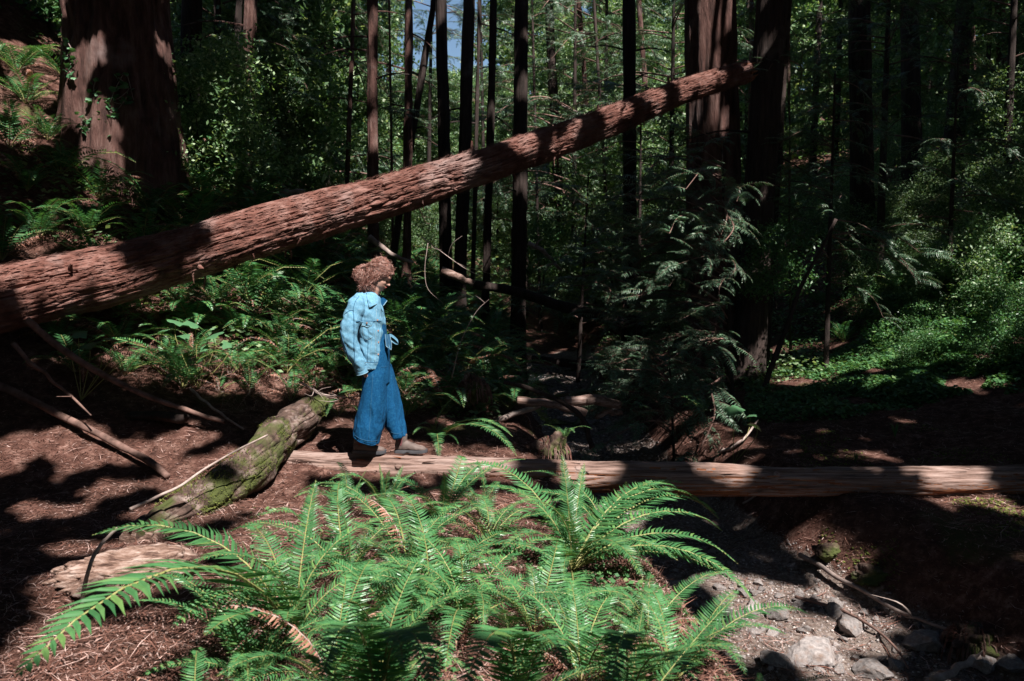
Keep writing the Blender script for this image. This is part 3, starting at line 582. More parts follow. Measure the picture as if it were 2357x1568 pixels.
# ferns on the slopes
def fwhere(p):
    px = CX+p[0]/p[1]*F_D; k = P(px, 600, p[1]); py = 600+(k[2]-p[2])/p[1]*F_D
    a = 'under the leaning trunk' if py > 620+.0*px and px < 850 else 'just above the leaning trunk' if py > 430 else 'high above the leaning trunk'
    if px > 850: a = 'behind the person' if py > 620 else 'behind the middle of the leaning trunk'
    b = ['at the left edge', 'below the massive redwood', 'right of the massive redwood', 'below the slim trunks', 'near the creek'][min(4, max(0, int(px//260)))]
    return a+', '+b+(', nearer' if p[1] < 10 else ', farther' if p[1] > 14 else '')
def scatter(regions, n, dmin, used=None, yr=(5, 30)):
    used = [] if used is None else used; out = []; tries = 0
    while len(out) < n and tries < n*40:
        tries += 1; x0, y0, x1, y1 = random.choice(regions); p = hit(random.uniform(x0, x1), random.uniform(y0, y1))
        if not (yr[0] < p[1] < yr[1]) or any((p[0]-q[0])**2+(p[1]-q[1])**2 < dmin**2 for q in used): continue
        if abs(p[0]-xc(p[1])) < hw(p[1])+.3: continue
        if p[0] < 0 and ((p[0]-hit_big[0])**2+(p[1]-hit_big[1])**2) < .8: continue
        used.append(p); out.append(p)
    return out
hit_big = TREES[0][1][0]
used = []
for (px, py, lab) in [(90, 560, 'bright fern on the bank directly above the left end of the leaning trunk'), (200, 545, 'second bright fern above the leaning trunk, right of the leftmost'),
                      (60, 250, 'sunlit fern cluster at the left edge beside the massive redwood'), (40, 170, 'highest sunlit fern at the left edge of the picture'), (110, 330, 'sunlit fern below the others at the left edge, beside the ivy'),
                      (540, 780, 'upright bright fern in the gap under the leaning trunk'), (640, 800, 'wide bright fern left of the person under the leaning trunk'), (700, 760, 'fern with yellow-green upright fronds left of the sleeve of the person'),
                      (440, 760, 'fern under the leaning trunk beside the large pale leaves'), (590, 470, 'bright fern just above the middle left of the leaning trunk'), (460, 450, 'fern with light tips above the leaning trunk, below the massive redwood'),
                      (380, 865, 'fern with one frond drooping over the red needles under the leaning trunk'), (420, 900, 'lowest fern in the shade at the edge of the red needles')]:
    p = hit(px, py); used.append(p); fern(p, 16 if py > 400 else 15, .70+.025*p[1], lab, pool=FM, up=0, dead=3 if py > 700 else 0)
for p in scatter([(0, 380, 500, 620), (100, 380, 500, 560), (300, 400, 860, 560), (560, 560, 830, 860), (900, 560, 1180, 860), (0, 150, 160, 500), (400, 300, 860, 420)], 215, .46, used, (7.2, 22)):
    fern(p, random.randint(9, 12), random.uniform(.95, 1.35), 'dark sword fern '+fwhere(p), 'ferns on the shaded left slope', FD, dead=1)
for p in scatter([(920, 600, 1200, 960), (900, 700, 1100, 960)], 48, .42, used, (7.2, 16)):
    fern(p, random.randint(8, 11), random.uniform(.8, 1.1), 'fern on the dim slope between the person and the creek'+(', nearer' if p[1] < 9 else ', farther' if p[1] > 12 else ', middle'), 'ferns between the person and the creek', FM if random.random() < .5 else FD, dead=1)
for p in scatter([(120, 700, 800, 880), (300, 640, 800, 800)], 46, .36, used, (6.9, 12)):
    fern(p, random.randint(8, 12), random.uniform(.65, .95), 'dappled fern on the litter bank left of the person'+(', lower' if p[1] < 8.6 else ', upper'), 'ferns on the bank left of the person', FM, dead=4)
for p in scatter([(1700, 560, 2357, 860), (1400, 760, 1700, 960)], 22, .8, used, (8.5, 20)):
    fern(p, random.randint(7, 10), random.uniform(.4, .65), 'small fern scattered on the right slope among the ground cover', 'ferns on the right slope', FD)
for p in scatter([(500, 840, 830, 920), (600, 860, 780, 930)], 13, .3, [], (6.8, 11)):
    fern(p, 3, .72, 'brown withered fern clump draped on the bank left of the trousers of the person', 'withered ferns on the left bank', FM, dead=12)
for (px, py, lab) in [(2180, 590, 'sunlit fern with broad pale fronds near the top of the bright right slope'), (2080, 700, 'sunlit fern low on the left end of the bright right slope'), (1940, 790, 'fern with pale arching frond at the left end of the ground cover patch'), (2300, 560, 'sunlit fern high on the bright right slope near the edge'), (1880, 700, 'fern in half shade right of the nearly black trunk'), (2240, 800, 'small sunlit fern in the ground cover at the right')]:
    p = hit(px, py); fern(p, 9, .55+.02*p[1], lab, pool=FM)
# dead brown mounds of litter and curled fronds by the mossy log's far end
# ------------------------------------------------------------------ shrubs, boughs, background trees
def leaf_cloud(name, n, centers, sig, size, mat, flat=.5, upb=.8, asp=.45):
    C = centers[RNG.integers(0, len(centers), n)]+RNG.normal(size=(n, 3))*sig*np.array([1, 1, flat])
    nrm = rnd_dirs(n)+np.array([0, 0, upb]); nrm /= np.linalg.norm(nrm, axis=1)[:, None]
    u = np.cross(nrm, rnd_dirs(n)); u /= np.linalg.norm(u, axis=1)[:, None]; w = np.cross(nrm, u)
    s = size*RNG.uniform(.6, 1.3, n)[:, None]; V, Fc = quads_from(C, u*s, w*s*asp); return me_new(name, V, Fc, mat)
def crown_centers(h0, h1, R, n, taper=.6):
    z = RNG.uniform(h0, h1, n); k = (z-h0)/(h1-h0); r = R*(1-taper*k)*np.sqrt(RNG.uniform(.05, 1, n)); a = RNG.uniform(0, 6.283, n)
    return np.stack([np.cos(a)*r, np.sin(a)*r, z-.12*r], -1)
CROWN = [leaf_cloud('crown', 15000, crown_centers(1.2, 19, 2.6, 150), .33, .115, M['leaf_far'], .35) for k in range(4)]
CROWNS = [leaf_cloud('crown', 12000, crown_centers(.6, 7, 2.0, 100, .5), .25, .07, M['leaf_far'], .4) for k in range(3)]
BUSH = [leaf_cloud('foliage', 4200, np.vstack([crown_centers(.1, 1.5, .8, 60, .3)]), .14, .040, M['leaf'], .7) for k in range(3)]
BUSHL = [leaf_cloud('foliage', 1300, crown_centers(.1, 1.4, .8, 40, .3), .15, .075, M['leaf'], .6, 1.2) for k in range(2)]
BUSHD = [leaf_cloud('foliage', 6500, np.vstack([crown_centers(.1, 2.6, 1.0, 70, .4)]), .17, .042, M['leaf_far'], .6) for k in range(3)]
def simple_trunk(h, r):
    pth = smooth_path([(0, 0, -.3), (random.uniform(-.1, .1), random.uniform(-.1, .1), h*.4), (random.uniform(-.3, .3), random.uniform(-.3, .3), h)], 12)
    V, Fc = tube(pth, np.linspace(r, r*.2, 12), 8); return me_new('trunk', V, Fc, M['bark_dark'], True)
TR = [simple_trunk(18, .16) for k in range(3)]; TRS = [simple_trunk(6.5, .07) for k in range(3)]; TRB = [simple_trunk(1.3, .02) for k in range(2)]
def plant(name, cat, label, group, loc, crown, trunk, s, sz=1, cn='crown'):
    root = thing(name, label, cat, loc, group)
    root.rotation_euler = (0, 0, random.uniform(0, 6.28)); root.scale = (s, s, s*sz)
    link('trunk' if cn == 'crown' else 'stem', trunk, root); link(cn, crown, root); return root
def gap_ok(px, Y, h, z):   # leave the gap of sky free
    top = EYE+(638-132)/F_D*Y
    return not (1030 < px < 1066 and z+h > top)
def where(px):
    for lim_, t in [(0, 'beyond the left edge'), (260, 'left of the massive redwood'), (480, 'right beside the massive redwood'), (700, 'left of the slim trunks'), (860, 'left of the slim reddish-brown trunk'), (1000, 'behind the leaning young trunk'), (1130, 'around the gap of sky'), (1250, 'behind the black creekside trunk'), (1450, 'right of the black creekside trunk'), (1620, 'left of the split-bark redwood'), (1800, 'behind the two big right trunks'), (2050, 'right of the nearly black trunk'), (2200, 'among the dark right trunks'), (2360, 'near the upper right corner')]:
        if px < lim_: return t
    return 'beyond the right edge'
for k in range(150):
    Y = random.choice([random.uniform(25, 36), random.uniform(34, 52), random.uniform(50, 80)])
    px = random.uniform(-350, 2700); x = (px-CX)/F_D*Y; z = tz(x, Y); half = 2.6*F_D/Y
    s = random.uniform(.42, .62) if Y < 34 else random.uniform(.7, .95) if Y < 50 else random.uniform(1.1, 1.5); h = 19*s
    s0_ = s; s = max(s, .8) if not 250 < px < 1600 else s
    if 1048-half*1.1-8 < px < 1048+half*1.1+8:
        s = min(s, (EYE+(638-165)/F_D*Y-z)/20)
        if s < .35: continue
    plant('forest_tree', 'tree', 'sunlit leafy tree in the '+('near' if Y < 34 else 'middle' if Y < 50 else 'far')+' background forest '+where(px), 'background forest trees', (x, Y, z-.1), random.choice(CROWN), random.choice(TR), s, random.uniform(.9, 1.1))
for k in range(16):
    px = random.uniform(930, 1150); Y = random.uniform(30, 62); x = (px-CX)/F_D*Y; z = tz(x, Y); s = min(1.6, (EYE+(638-150)/F_D*Y-z)/7.6)
    plant('understory_tree', 'tree', 'far bushy tree below the gap of sky', 'far trees below the sky gap', (x, Y, z-.1), random.choice(CROWNS), random.choice(TRS), s)
for k in range(46):
    px = random.choice([random.uniform(420, 860), random.uniform(860, 1600), random.uniform(1300, 2400)]); Y = random.uniform(20, 29) if 820 < px < 1560 else random.uniform(17, 27); x = (px-CX)/F_D*Y; z = tz(x, Y)
    if abs(x-xc(Y)) < 1.2: continue
    s = random.uniform(.55, 1.0)
    if px < 840 or px > 1650: s *= random.uniform(1, 1.5)
    if 960 < px < 1140: s = min(s, .5)
    if 820 < px < 1300 and k % 3: continue
    plant('understory_tree', 'tree', 'small bushy understory tree '+where(px), 'understory trees', (x, Y, z-.1), random.choice(CROWNS), random.choice(TRS), s)
for (px, py, Y, s, lab) in [(110, 120, 12.5, 1.3, 'broadleaf shrub with pale leaves at the upper left edge beside the massive redwood'), (1250, 540, 17, .8, 'bright sunlit bush glowing right of the black creekside trunk'),
                            (1575, 520, 15, .6, 'small sunlit bush left of the foot of the split-bark redwood'), (1790, 560, 12, .7, 'grey-green shrub touching the right side of the nearly black trunk')]:
    p = P(px, py, Y); plant('shrub', 'shrub', lab, None, (p[0], Y, max(tz(p[0], Y), p[2]-1.1*s)), random.choice(BUSH), TRB[0], s, 1, 'foliage')
for p in scatter([(420, 300, 860, 470), (860, 480, 1250, 600), (1200, 600, 1560, 760), (1380, 560, 1600, 700)], 42, .9, [], (10.5, 26)):
    plant('shrub', 'shrub', 'leafy dark undergrowth shrub '+where(CX+p[0]/p[1]*F_D), 'undergrowth shrubs', p, random.choice(BUSHD), TRB[1], random.uniform(.5, 1.0), 1, 'foliage')
for p in scatter([(1800, 250, 2357, 600), (1950, 520, 2357, 760)], 30, 1.0, [], (10.5, 26)):
    plant('shrub', 'shrub', 'leafy shrub on the shaded right hillside '+where(CX+p[0]/p[1]*F_D), 'right hillside shrubs', p, random.choice(BUSHD), TRB[1], random.uniform(.4, .8), 1, 'foliage')
for (px, py, s) in [(2080, 640, .40), (2190, 600, .5), (2300, 640, .5), (2340, 560, .6), (2120, 720, .35), (2250, 700, .42), (2020, 690, .3), (2350, 720, .4), (2100, 600, .5), (2250, 570, .6), (2330, 600, .6), (2160, 660, .45), (2230, 640, .5), (2290, 700, .45), (2060, 690, .38), (2340, 780, .4), (2200, 760, .35), (2120, 780, .3), (2270, 790, .35), (1990, 650, .35), (2345, 500, .6), (2030, 740, .3)]:
    p = hit(px, py+60); plant('shrub', 'shrub', 'bright small-leaved sunlit shrub on the right slope, '+('lower' if py > 690 else 'upper' if py < 610 else 'middle')+(' and leftward' if px < 2150 else ' near the right edge' if px > 2280 else ' part'), 'sunlit right slope shrubs', p, random.choice(BUSH+BUSHL), TRB[0], s*1.3, .8, 'foliage')
# conifer boughs with flat grey-green sprays
BO = [frond_mesh(17, .22, .35, b_, True, 80+k, v=-.05, wid=.26, mats=[M['leaf_yew'], M['stick']], rr=.006, start=.1, droop=.30, name='bough', twist=tw_, tipk=.5, jag=.12) for k, (b_, tw_) in enumerate([(.8, .1), (1.1, -.15), (.5, .05), (1.4, .12)])]
def sub_bough(k):   # a bough made of several sprays
    r = random.Random(k); parts = []; V = []; Fc = []; mi = []; n = 0
    pth = smooth_path([(0, 0, 0), (.4, r.uniform(-.08, .08), .08), (.75, r.uniform(-.12, .12), .0), (1, r.uniform(-.15, .15), -.2)], 14)
    v, f = tube(pth, np.linspace(.010, .003, 14), 4, cap=False); V.append(v); Fc += [list(q) for q in f]; mi += [1]*len(f); n += len(v)
    for q in range(15):
        i = r.randint(3, 13); b = BO[q % 4]; vv = np.array([x.co[:] for x in b.vertices]); s = r.uniform(.22, .42)
        a = r.choice([-1, 1])*r.uniform(.4, 1.2) if i < 12 else r.uniform(-.5, .5)
        Rm = np.array((Matrix.Rotation(a, 3, 'Z') @ Matrix.Rotation(r.uniform(-.1, .5), 3, 'Y') @ Matrix.Rotation(r.uniform(-.5, .5), 3, 'X')))
        vv = (vv*s)@Rm.T+pth[i]; V.append(vv)
        for p in b.polygons: Fc.append([n+j for j in p.vertices]); mi.append(p.material_index)
        n += len(vv)
    return me_new('bough', np.vstack(V), Fc, [M['leaf_yew'], M['stick']], False, mi)
SB = [sub_bough(k) for k in range(5)]
def conifer(base, h, label, nb, L, z0=.3, fan=None, group=None, r=.05, lean=(0, 0)):
    root = thing('young_conifer', label, 'conifer', base, group)
    pth = smooth_path([(0, 0, -.2), (lean[0]*.5, lean[1]*.5, h*.5), (lean[0], lean[1], h)], 16); V, Fc = tube(pth, np.linspace(r, r*.25, 16), 8)
    link('trunk', me_new('trunk', V, Fc, M['bark_dark'], True), root)
    for k in range(nb):
        t = random.random()**.8; z = z0+(h-z0)*t; q = [np.interp(z, pth[:, 2], pth[:, j]) for j in (0, 1)]
        az = random.uniform(0, 6.28) if fan is None else fan[0]+random.uniform(-.5, .5)*fan[1]
        o = link('bough', random.choice(SB), root, (q[0], q[1], z)); o.rotation_mode = 'ZYX'; o.rotation_euler = (random.uniform(-.3, .3), random.uniform(-.1, .55), az); s = L*random.uniform(.6, 1.15)*(1.1-.4*t); o.scale = (s, s, s)
    return root
for (px, Y, h, nb, L, z0, fan, lean, lab) in [
    (985, 30, 15, 34, 2.2, 5, None, (.4, 0), 'far conifer whose tips break the left side of the sky gap'), (1118, 33, 17, 34, 2.2, 5, None, (-.3, 0), 'far conifer whose tips break the right side of the sky gap'), (1210, 24, 12, 44, 2.4, 2, None, (0, 0), 'dark conifer directly behind the black creekside trunk'), (1390, 23, 12, 44, 2.4, 2, None, (0, 0), 'dark conifer among the slender trunks left of the split-bark redwood'), (900, 24, 11, 40, 2.2, 1.5, None, (0, 0), 'conifer in the gap between the slim trunks above the person'), (760, 20, 10, 44, 2.3, 1, None, (0, 0), 'dark conifer left of the slim straight reddish-brown trunk'),
    (1690, 10.0, 3.2, 62, 1.5, .3, (3.3, 2.6), (-.3, -.4), 'grey-green young conifer drooping its sprays in front of the two big right trunks'),
    (1560, 9.2, 1.4, 32, 1.05, .05, (3.6, 3.4), (-.1, 0), 'low conifer spray hanging over the needle bank right of the creek'),
    (1905, 12.3, 4.6, 44, 1.15, 1.2, None, (0, 0), 'sunlit drooping conifer right of the nearly black trunk'),
    (1760, 13.6, 8.8, 22, 1.3, 4.5, None, (.4, 0), 'tall thin conifer with a few boughs crossing the upper nearly black trunk'),
    (1470, 14.5, 4.8, 34, 1.6, 1.0, None, (0, 0), 'layered dark conifer below the upper half of the leaning trunk'),
    (1330, 16, 4.2, 26, 1.5, .6, None, (.2, 0), 'dim conifer over the far creek, left of the layered dark one'),
    (520, 15.5, 9.5, 60, 2.0, 1.0, None, (0, 0), 'conifer with brown-tinged sprays between the massive redwood and the slim trunks'),
    (665, 17.5, 9, 50, 2.2, .6, None, (.3, 0), 'conifer left of the slim trunks with one pale hanging bough'),
    (1540, 18, 9, 46, 2.2, 3, None, (0, 0), 'tall conifer whose boughs fill the space left of the split-bark redwood'),
    (1320, 22, 11, 50, 2.6, 3, None, (0, 0), 'conifer with sprays hanging against the sky right of the black creekside trunk'),
    (2020, 16, 8, 46, 2.0, 2, None, (0, 0), 'shadowed conifer among the dark right trunks'),
    (2300, 16, 7.5, 40, 2.0, 2, None, (0, 0), 'conifer at the upper right edge with dappled sprays'),
    (2180, 13, 4, 26, 1.2, .6, None, (0, 0), 'small shadowed conifer above the sunlit right slope')]:
    x = (px-CX)/F_D*Y; conifer((x, Y, tz(x, Y)), h, lab, nb, L, z0, fan, None, .02 if h < 2 else .05 if h < 6 else .09, lean)
# big-leaved plants under the leaning trunk
def big_leaf_mesh():
    ang = np.linspace(0, 2*math.pi, 20, endpoint=False); r = 1+.16*np.cos(ang*5)+.05*np.cos(ang*11); r = r*(1-.35*np.exp(-((ang-math.pi)/.3)**2)); V = [(0, 0, .0)]
    for a, q in zip(ang, r): V.append((q*math.cos(a), q*math.sin(a)*.8, -.22*q*q*abs(math.sin(a))**1.2-.1*q*q+.03*math.cos(5*a)))
    return me_new('leaf', V, [[0, k+1, (k+1) % 20+1] for k in range(20)], M['big_leaf'], True)
BL = big_leaf_mesh()
for (pts, Y, lab) in [([(450, 745, 30), (405, 738, 22), (490, 770, 24), (420, 772, 19), (375, 760, 16), (520, 792, 15), (470, 800, 14)], 8.0, 'plant with the largest pale sunlit leaves under the leaning trunk'),
                      ([(180, 765, 22), (205, 790, 24), (255, 778, 19), (165, 795, 15), (230, 815, 15), (290, 770, 13)], 7.4, 'plant with broad green leaves at the left just under the leaning trunk'),
                      ([(1690, 940, 26), (1725, 955, 20), (1740, 978, 20)], 8.2, 'small broad-leaved plant in the gloom below the nearly black trunk'),
                      ([(1345, 1500, 30), (1400, 1520, 34), (1300, 1480, 26), (1440, 1550, 30), (1365, 1555, 30)], 3.3, 'rounded wild ginger leaves under the near ferns at the bottom')]:
    g = P(pts[0][0], pts[0][1], Y); root = thing('broadleaf_plant', lab, 'plant', (g[0], Y, tz(g[0], Y)))
    for (px, py, w) in pts:
        p = P(px, py, Y+random.uniform(-.15, .15)); p[2] = max(p[2], tz(p[0], p[1])+.03); s = w/F_D*Y
        o = link('leaf', BL, root, Vector(p)-root.location); o.scale = (s, s, s); o.rotation_euler = (random.uniform(.1, .5), random.uniform(-.4, .4), random.uniform(0, 6))
        V, Fc = tube(smooth_path([(0, 0, 0), (p[0]-g[0], (p[1]-Y), (p[2]-root.location.z)*.7), Vector(p)-root.location], 8), .004, 4); link('stem', me_new('stem', V, Fc, M['rachis']), root)
# ivy on the massive trunk
bp_, br_ = TREES[0][1], TREES[0][2]
def big_surface(px, py):
    for Y in np.linspace(9.2, 12.5, 340):
        p = P(px, py, Y); i = int(np.argmin(np.abs(bp_[:, 2]-p[2]))); 
        if np.hypot(p[0]-bp_[i, 0], p[1]-bp_[i, 1]) < br_*1.03: return p
    return P(px, py, 10.5)
for lab, pl in [('ivy vine climbing the left edge of the massive redwood', [(160, 100), (168, 118), (158, 130), (172, 140), (160, 158), (170, 175)]),
                ('densest ivy vine climbing the foot of the massive redwood', [(222, 190), (218, 210), (228, 222), (212, 230), (240, 235), (230, 262), (215, 275), (240, 285), (200, 280), (225, 300), (250, 305), (190, 268), (205, 300), (262, 262), (195, 292)]),
                ('ivy vine on the right side of the sunlit foot of the massive redwood', [(275, 180), (290, 195), (268, 205), (300, 205), (280, 225), (262, 235), (285, 240), (295, 222), (270, 258), (252, 248), (290, 170), (310, 232)])]:
    base = big_surface(pl[-1][0], 330); root = thing('ivy_vine', lab, 'ivy', base)
    for (px, py) in pl:
        for q in range(3):
            p = big_surface(px+random.uniform(-9, 9), py+random.uniform(-8, 8)); s = random.uniform(.028, .048)
            o = link('leaf', BL, root, Vector(p)-root.location+Vector((0, -.05, 0))); o.scale = (s, s, s); o.rotation_euler = (random.uniform(.5, 1.1), random.uniform(-.4, .4), random.uniform(0, 6))
    V, Fc = tube(smooth_path([Vector(big_surface(*q))-root.location+Vector((0, -.03, 0)) for q in pl[::-1]], 30), .005, 5); link('stem', me_new('stem', V, Fc, M['stick_pale']), root)
# root mound / litter pile meshes
for (px, py, r, lab, sq) in [(1268, 1045, .17, 'earthy root mound draped with dead needles behind the log bridge', (.9, .8, 1.0)), (1090, 900, .16, 'mossy root lump on the bank left of the far creek', (.9, .9, .9)),
                             (2250, 1480, .16, 'tangle of dead roots and needles at the lower right edge', (1.2, .8, .7))]:
    Y = {1268: 7.7, 1090: 8.6, 2250: 4.9}[px]; p = P(px, py, Y)
    root = thing('root_mound', lab, 'root mound', (p[0], Y, p[2])); link('soil', lump_mesh('soil', r, M['moss_log'], px, 5, .8, sq, 0, 2.0), root)
    for k in range(130):
        d = rnd_dirs(1)[0]; d[2] = abs(d[2]); p0 = d*r*.85*np.array(sq); e = p0+d*.06+np.array([0, 0, -.02]); g_ = e+np.array([d[0]*.03, d[1]*.03, -random.uniform(.06, .2)])
        V, Fc = tube(smooth_path([p0, e, g_], 7), [.004]*6+[.001], 4); link('root', me_new('root', V, Fc, M['stick'] if k % 2 else M['bark_log']), root)
for k, (px, py, s, sq, lab) in enumerate([(1905, 1290, .12, (1, .8, .6), 'mossy boulder at the foot of the right creek bank, nearest the log bridge'), (2000, 1350, .14, (1.1, .8, .5), 'second mossy boulder lower down the right creek bank')]):
    p = hit(px, py); o = link('mossy_boulder', lump_mesh('mossy_boulder', s, M['moss_log'], 70+k, 5, .5, sq, 5, 2.4), None, (p[0], p[1], p[2]+.05)); tag(o, lab, 'rock')
# ------------------------------------------------------------------ creek stones
RK = [lump_mesh('stone', 1, M['rock'], 90+k, 4, .16, (1, .75, .5), 18, 2.2) for k in range(7)]
bigr = [(1960, 1455, .15, 'large angular grey stone in the middle of the creek bed'), (1870, 1520, .24, 'largest pale sunlit rock at the bottom right'), (2130, 1495, .19, 'wide dark flat rock in the shade of the creek bed'), (1790, 1420, .10, 'upright angular dark stone beside the small fern'),
        (1735, 1400, .07, 'squarish grey stone left of the upright angular one'), (1920, 1415, .11, 'pale rounded stone above the large pale rock'), (2010, 1560, .14, 'pinkish stone at the bottom edge'), (1780, 1530, .13, 'whitish low rock left of the largest pale rock'), (2260, 1530, .13, 'dark round stone at the lower right corner'), (2330, 1556, .12, 'stone in the extreme lower right corner')]
for (px, py, s, lab) in bigr:
    p = hit(px, py); o = link('rock', random.choice(RK), None, (p[0], p[1], p[2]+.02)); o.scale = (s, s, s*1.1); o.rotation_euler = (random.uniform(-.2, .2), random.uniform(-.2, .2), random.uniform(0, 6)); tag(o, lab, 'rock')
for k in range(110):
    p = hit(random.uniform(1600, 2250), random.uniform(1330, 1568)); s = random.choice([.022, .03, .04, .05, .065])*random.uniform(.8, 1.25)
    if abs(p[0]-xc(p[1])) > hw(p[1])+.12: continue
    o = link('stone', random.choice(RK), None, (p[0], p[1], p[2]+s*.15)); o.scale = (s, s, s*random.uniform(.8, 1.3)); o.rotation_euler = (random.uniform(-.4, .4), random.uniform(-.4, .4), random.uniform(0, 6)); tag(o, 'small grey-pink stone lying on the creek gravel', 'stone', 'small stones in the creek bed')
for k in range(180):
    Y = random.uniform(3.9, 7.2)-random.random()*max(0, random.uniform(0, 1.5)) if k < 130 else random.uniform(7.6, 17); x = xc(Y)+random.uniform(-1, 1)*(hw(Y)+.12); s = random.choice([.018, .024, .03, .04, .06])*random.uniform(.8, 1.3)*(1 if k < 130 else 1.5)
    o = link('stone', random.choice(RK), None, (x, Y, tz(x, Y)+s*.15)); o.scale = (s, s, s*random.uniform(.8, 1.3)); o.rotation_euler = (random.uniform(-.4, .4), random.uniform(-.4, .4), random.uniform(0, 6))
    tag(o, 'small grey-pink stone lying on the creek gravel', 'stone', 'small stones in the creek bed')
n = 16000; Y = RNG.uniform(3.6, 9, n)**1.0; Y[12000:] = RNG.uniform(9, 18, 4000); X = xc(Y)+RNG.uniform(-1, 1, n)*(hw(Y)+.2); Z = terrain(X, Y); s = RNG.uniform(.005, .016, n)*np.where(Y > 9, 2.2, 1)
oc = np.array([(1, 0, 0), (0, 1, 0), (-1, 0, 0), (0, -1, 0), (0, 0, .6), (0, 0, -.6)]); of = np.array([(0, 1, 4), (1, 2, 4), (2, 3, 4), (3, 0, 4), (1, 0, 5), (2, 1, 5), (3, 2, 5), (0, 3, 5)])
J = RNG.uniform(.6, 1.3, (n, 6, 1)); V = (oc[None]*J)*s[:, None, None]+np.stack([X, Y, Z], -1)[:, None]; Fg = (of[None]+np.arange(n)[:, None, None]*6).reshape(-1, 3)
tag(link('gravel', me_new('gravel', V.reshape(-1, 3), Fg, M['gravel'])), kind='stuff')
# ------------------------------------------------------------------ needle litter, ground cover, sorrel
def strips(name, C, L, W, mat, tilt=.25, bend=.3, aspect=None):
    n = len(C); a = RNG.uniform(0, 6.283, n); t = RNG.normal(size=n)*tilt; d = np.stack([np.cos(a)*np.cos(t), np.sin(a)*np.cos(t), np.sin(t)], -1)
    w = np.stack([-np.sin(a), np.cos(a), RNG.normal(size=n)*.3], -1)*W[:, None]; L = L[:, None]; bnd = w*RNG.normal(size=(n, 1))*bend*L/W[:, None]
    mid = C+bnd+np.array([0, 0, .15])*L*abs(tilt)
    V = np.stack([C-d*L, mid-w, mid+w, C+d*L], 1).reshape(-1, 3); i = np.arange(n)*4
    F_ = np.concatenate([np.stack([i, i+1, i+2], -1), np.stack([i+1, i+3, i+2], -1)]); return link(name, me_new(name, V, F_, mat))
n = 190000; Y = RNG.uniform(2.2**.5, 13**.5, n)**2; X = (RNG.uniform(-80, 2450, n)-CX)/F_D*Y
keep = (np.abs(X-xc(Y)) > hw(Y)+RNG.uniform(-.25, .35, n)) | (RNG.uniform(0, 1, n) < .16); X, Y = X[keep], Y[keep]; Z = terrain(X, Y)
C = np.stack([X, Y, Z+RNG.uniform(0, .018, len(X))], -1); tag(strips('needle_litter', C, RNG.uniform(.008, .038, len(X)), RNG.uniform(.0014, .0042, len(X)), M['litter']), kind='stuff')
n = 9000; Y = RNG.uniform(2.6**.5, 10**.5, n)**2; X = (RNG.uniform(-80, 2450, n)-CX)/F_D*Y; Z = terrain(X, Y)
tag(strips('twig_litter', np.stack([X, Y, Z+.015], -1), RNG.uniform(.04, .14, n), RNG.uniform(.0012, .003, n), M['litter'], .12, .12), kind='stuff')
def cover(name, regs, n, size, mat, hmax, thr=.45, f=1.4, asp=.7, yr=(2, 30), up=1.6, seedp=0):
    pts = []
    Ys = np.concatenate([RNG.uniform(r[1], r[3], n//len(regs)) for r in regs]); px = np.concatenate([RNG.uniform(r[0], r[2], n//len(regs)) for r in regs])
    X = (px-CX)/F_D*Ys; m = fbm(np.stack([X*f, Ys*f, np.full_like(X, seedp)], -1), 3); k = (m > thr) & (np.abs(X-xc(Ys)) > hw(Ys)+.2); X, Ys, m = X[k], Ys[k], m[k]
    Z = terrain(X, Ys)+RNG.uniform(.01, 1, len(X))**1.3*hmax*np.clip((m-thr)*6, .2, 1); n = len(X)
    nrm = rnd_dirs(n)+np.array([0, 0, up]); nrm /= np.linalg.norm(nrm, axis=1)[:, None]; u = np.cross(nrm, rnd_dirs(n)); u /= np.linalg.norm(u, axis=1)[:, None]; w = np.cross(nrm, u)
    s = size*RNG.uniform(.6, 1.3, n)[:, None]; V, Fc = quads_from(np.stack([X, Ys, Z], -1), u*s, w*s*asp); tag(link(name, me_new(name, V, Fc, mat)), kind='stuff')
cover('ground_cover', [(1720, 9.2, 2450, 13.5), (1800, 10, 2450, 18), (1950, 9.5, 2450, 12.5)], 64000, .030, M['leaf'], .16, .40)
cover('wood_sorrel', [(900, 2.5, 1750, 4.2), (560, 3.4, 1500, 5.6)], 5200, .016, M['leaf'], .05, .50, 2.2, .85)
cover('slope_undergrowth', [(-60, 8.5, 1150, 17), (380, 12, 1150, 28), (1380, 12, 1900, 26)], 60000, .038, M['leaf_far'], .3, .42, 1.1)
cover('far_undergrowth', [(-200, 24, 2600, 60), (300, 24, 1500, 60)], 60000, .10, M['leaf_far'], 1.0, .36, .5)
cover('moss_cover', [(1850, 6.9, 2450, 8.6), (1900, 5, 2400, 6.4)], 9000, .014, M['moss'], .03, .54, 1.6)
# grass tufts
for (px, py, lab) in [(1095, 860, 'small bright grass tuft on the left creek bank'), (1192, 905, 'grass tuft beside the driftwood pile, sunlit'), (1968, 1066, 'grass tuft growing just over the log bridge on the right'), (2060, 1010, 'thin grass tuft in the dark needles right of the log bridge')]:
    p = hit(px, py); root = thing('grass_tuft', lab, 'grass', p); V = []; Fc = []
    for k in range(22):
        a = random.uniform(0, 6.28); L = random.uniform(.06, .16)*(1.3 if p[1] > 8 else 1); d = np.array([math.cos(a), math.sin(a), 0]); w = np.array([-d[1], d[0], 0])*.0035; m0 = len(V); q = random.uniform(.2, .8)
        V += [-w, w, d*L*q*.4+w+np.array([0, 0, L*.7]), d*L*q*.4-w+np.array([0, 0, L*.7]), d*L*q+np.array([0, 0, L*.8])]; Fc += [[m0, m0+1, m0+2, m0+3], [m0+3, m0+2, m0+4]]
    link('blades', me_new('blades', V, Fc, M['leaf']), root)
random.seed(202); RNG = np.random.default_rng(202)
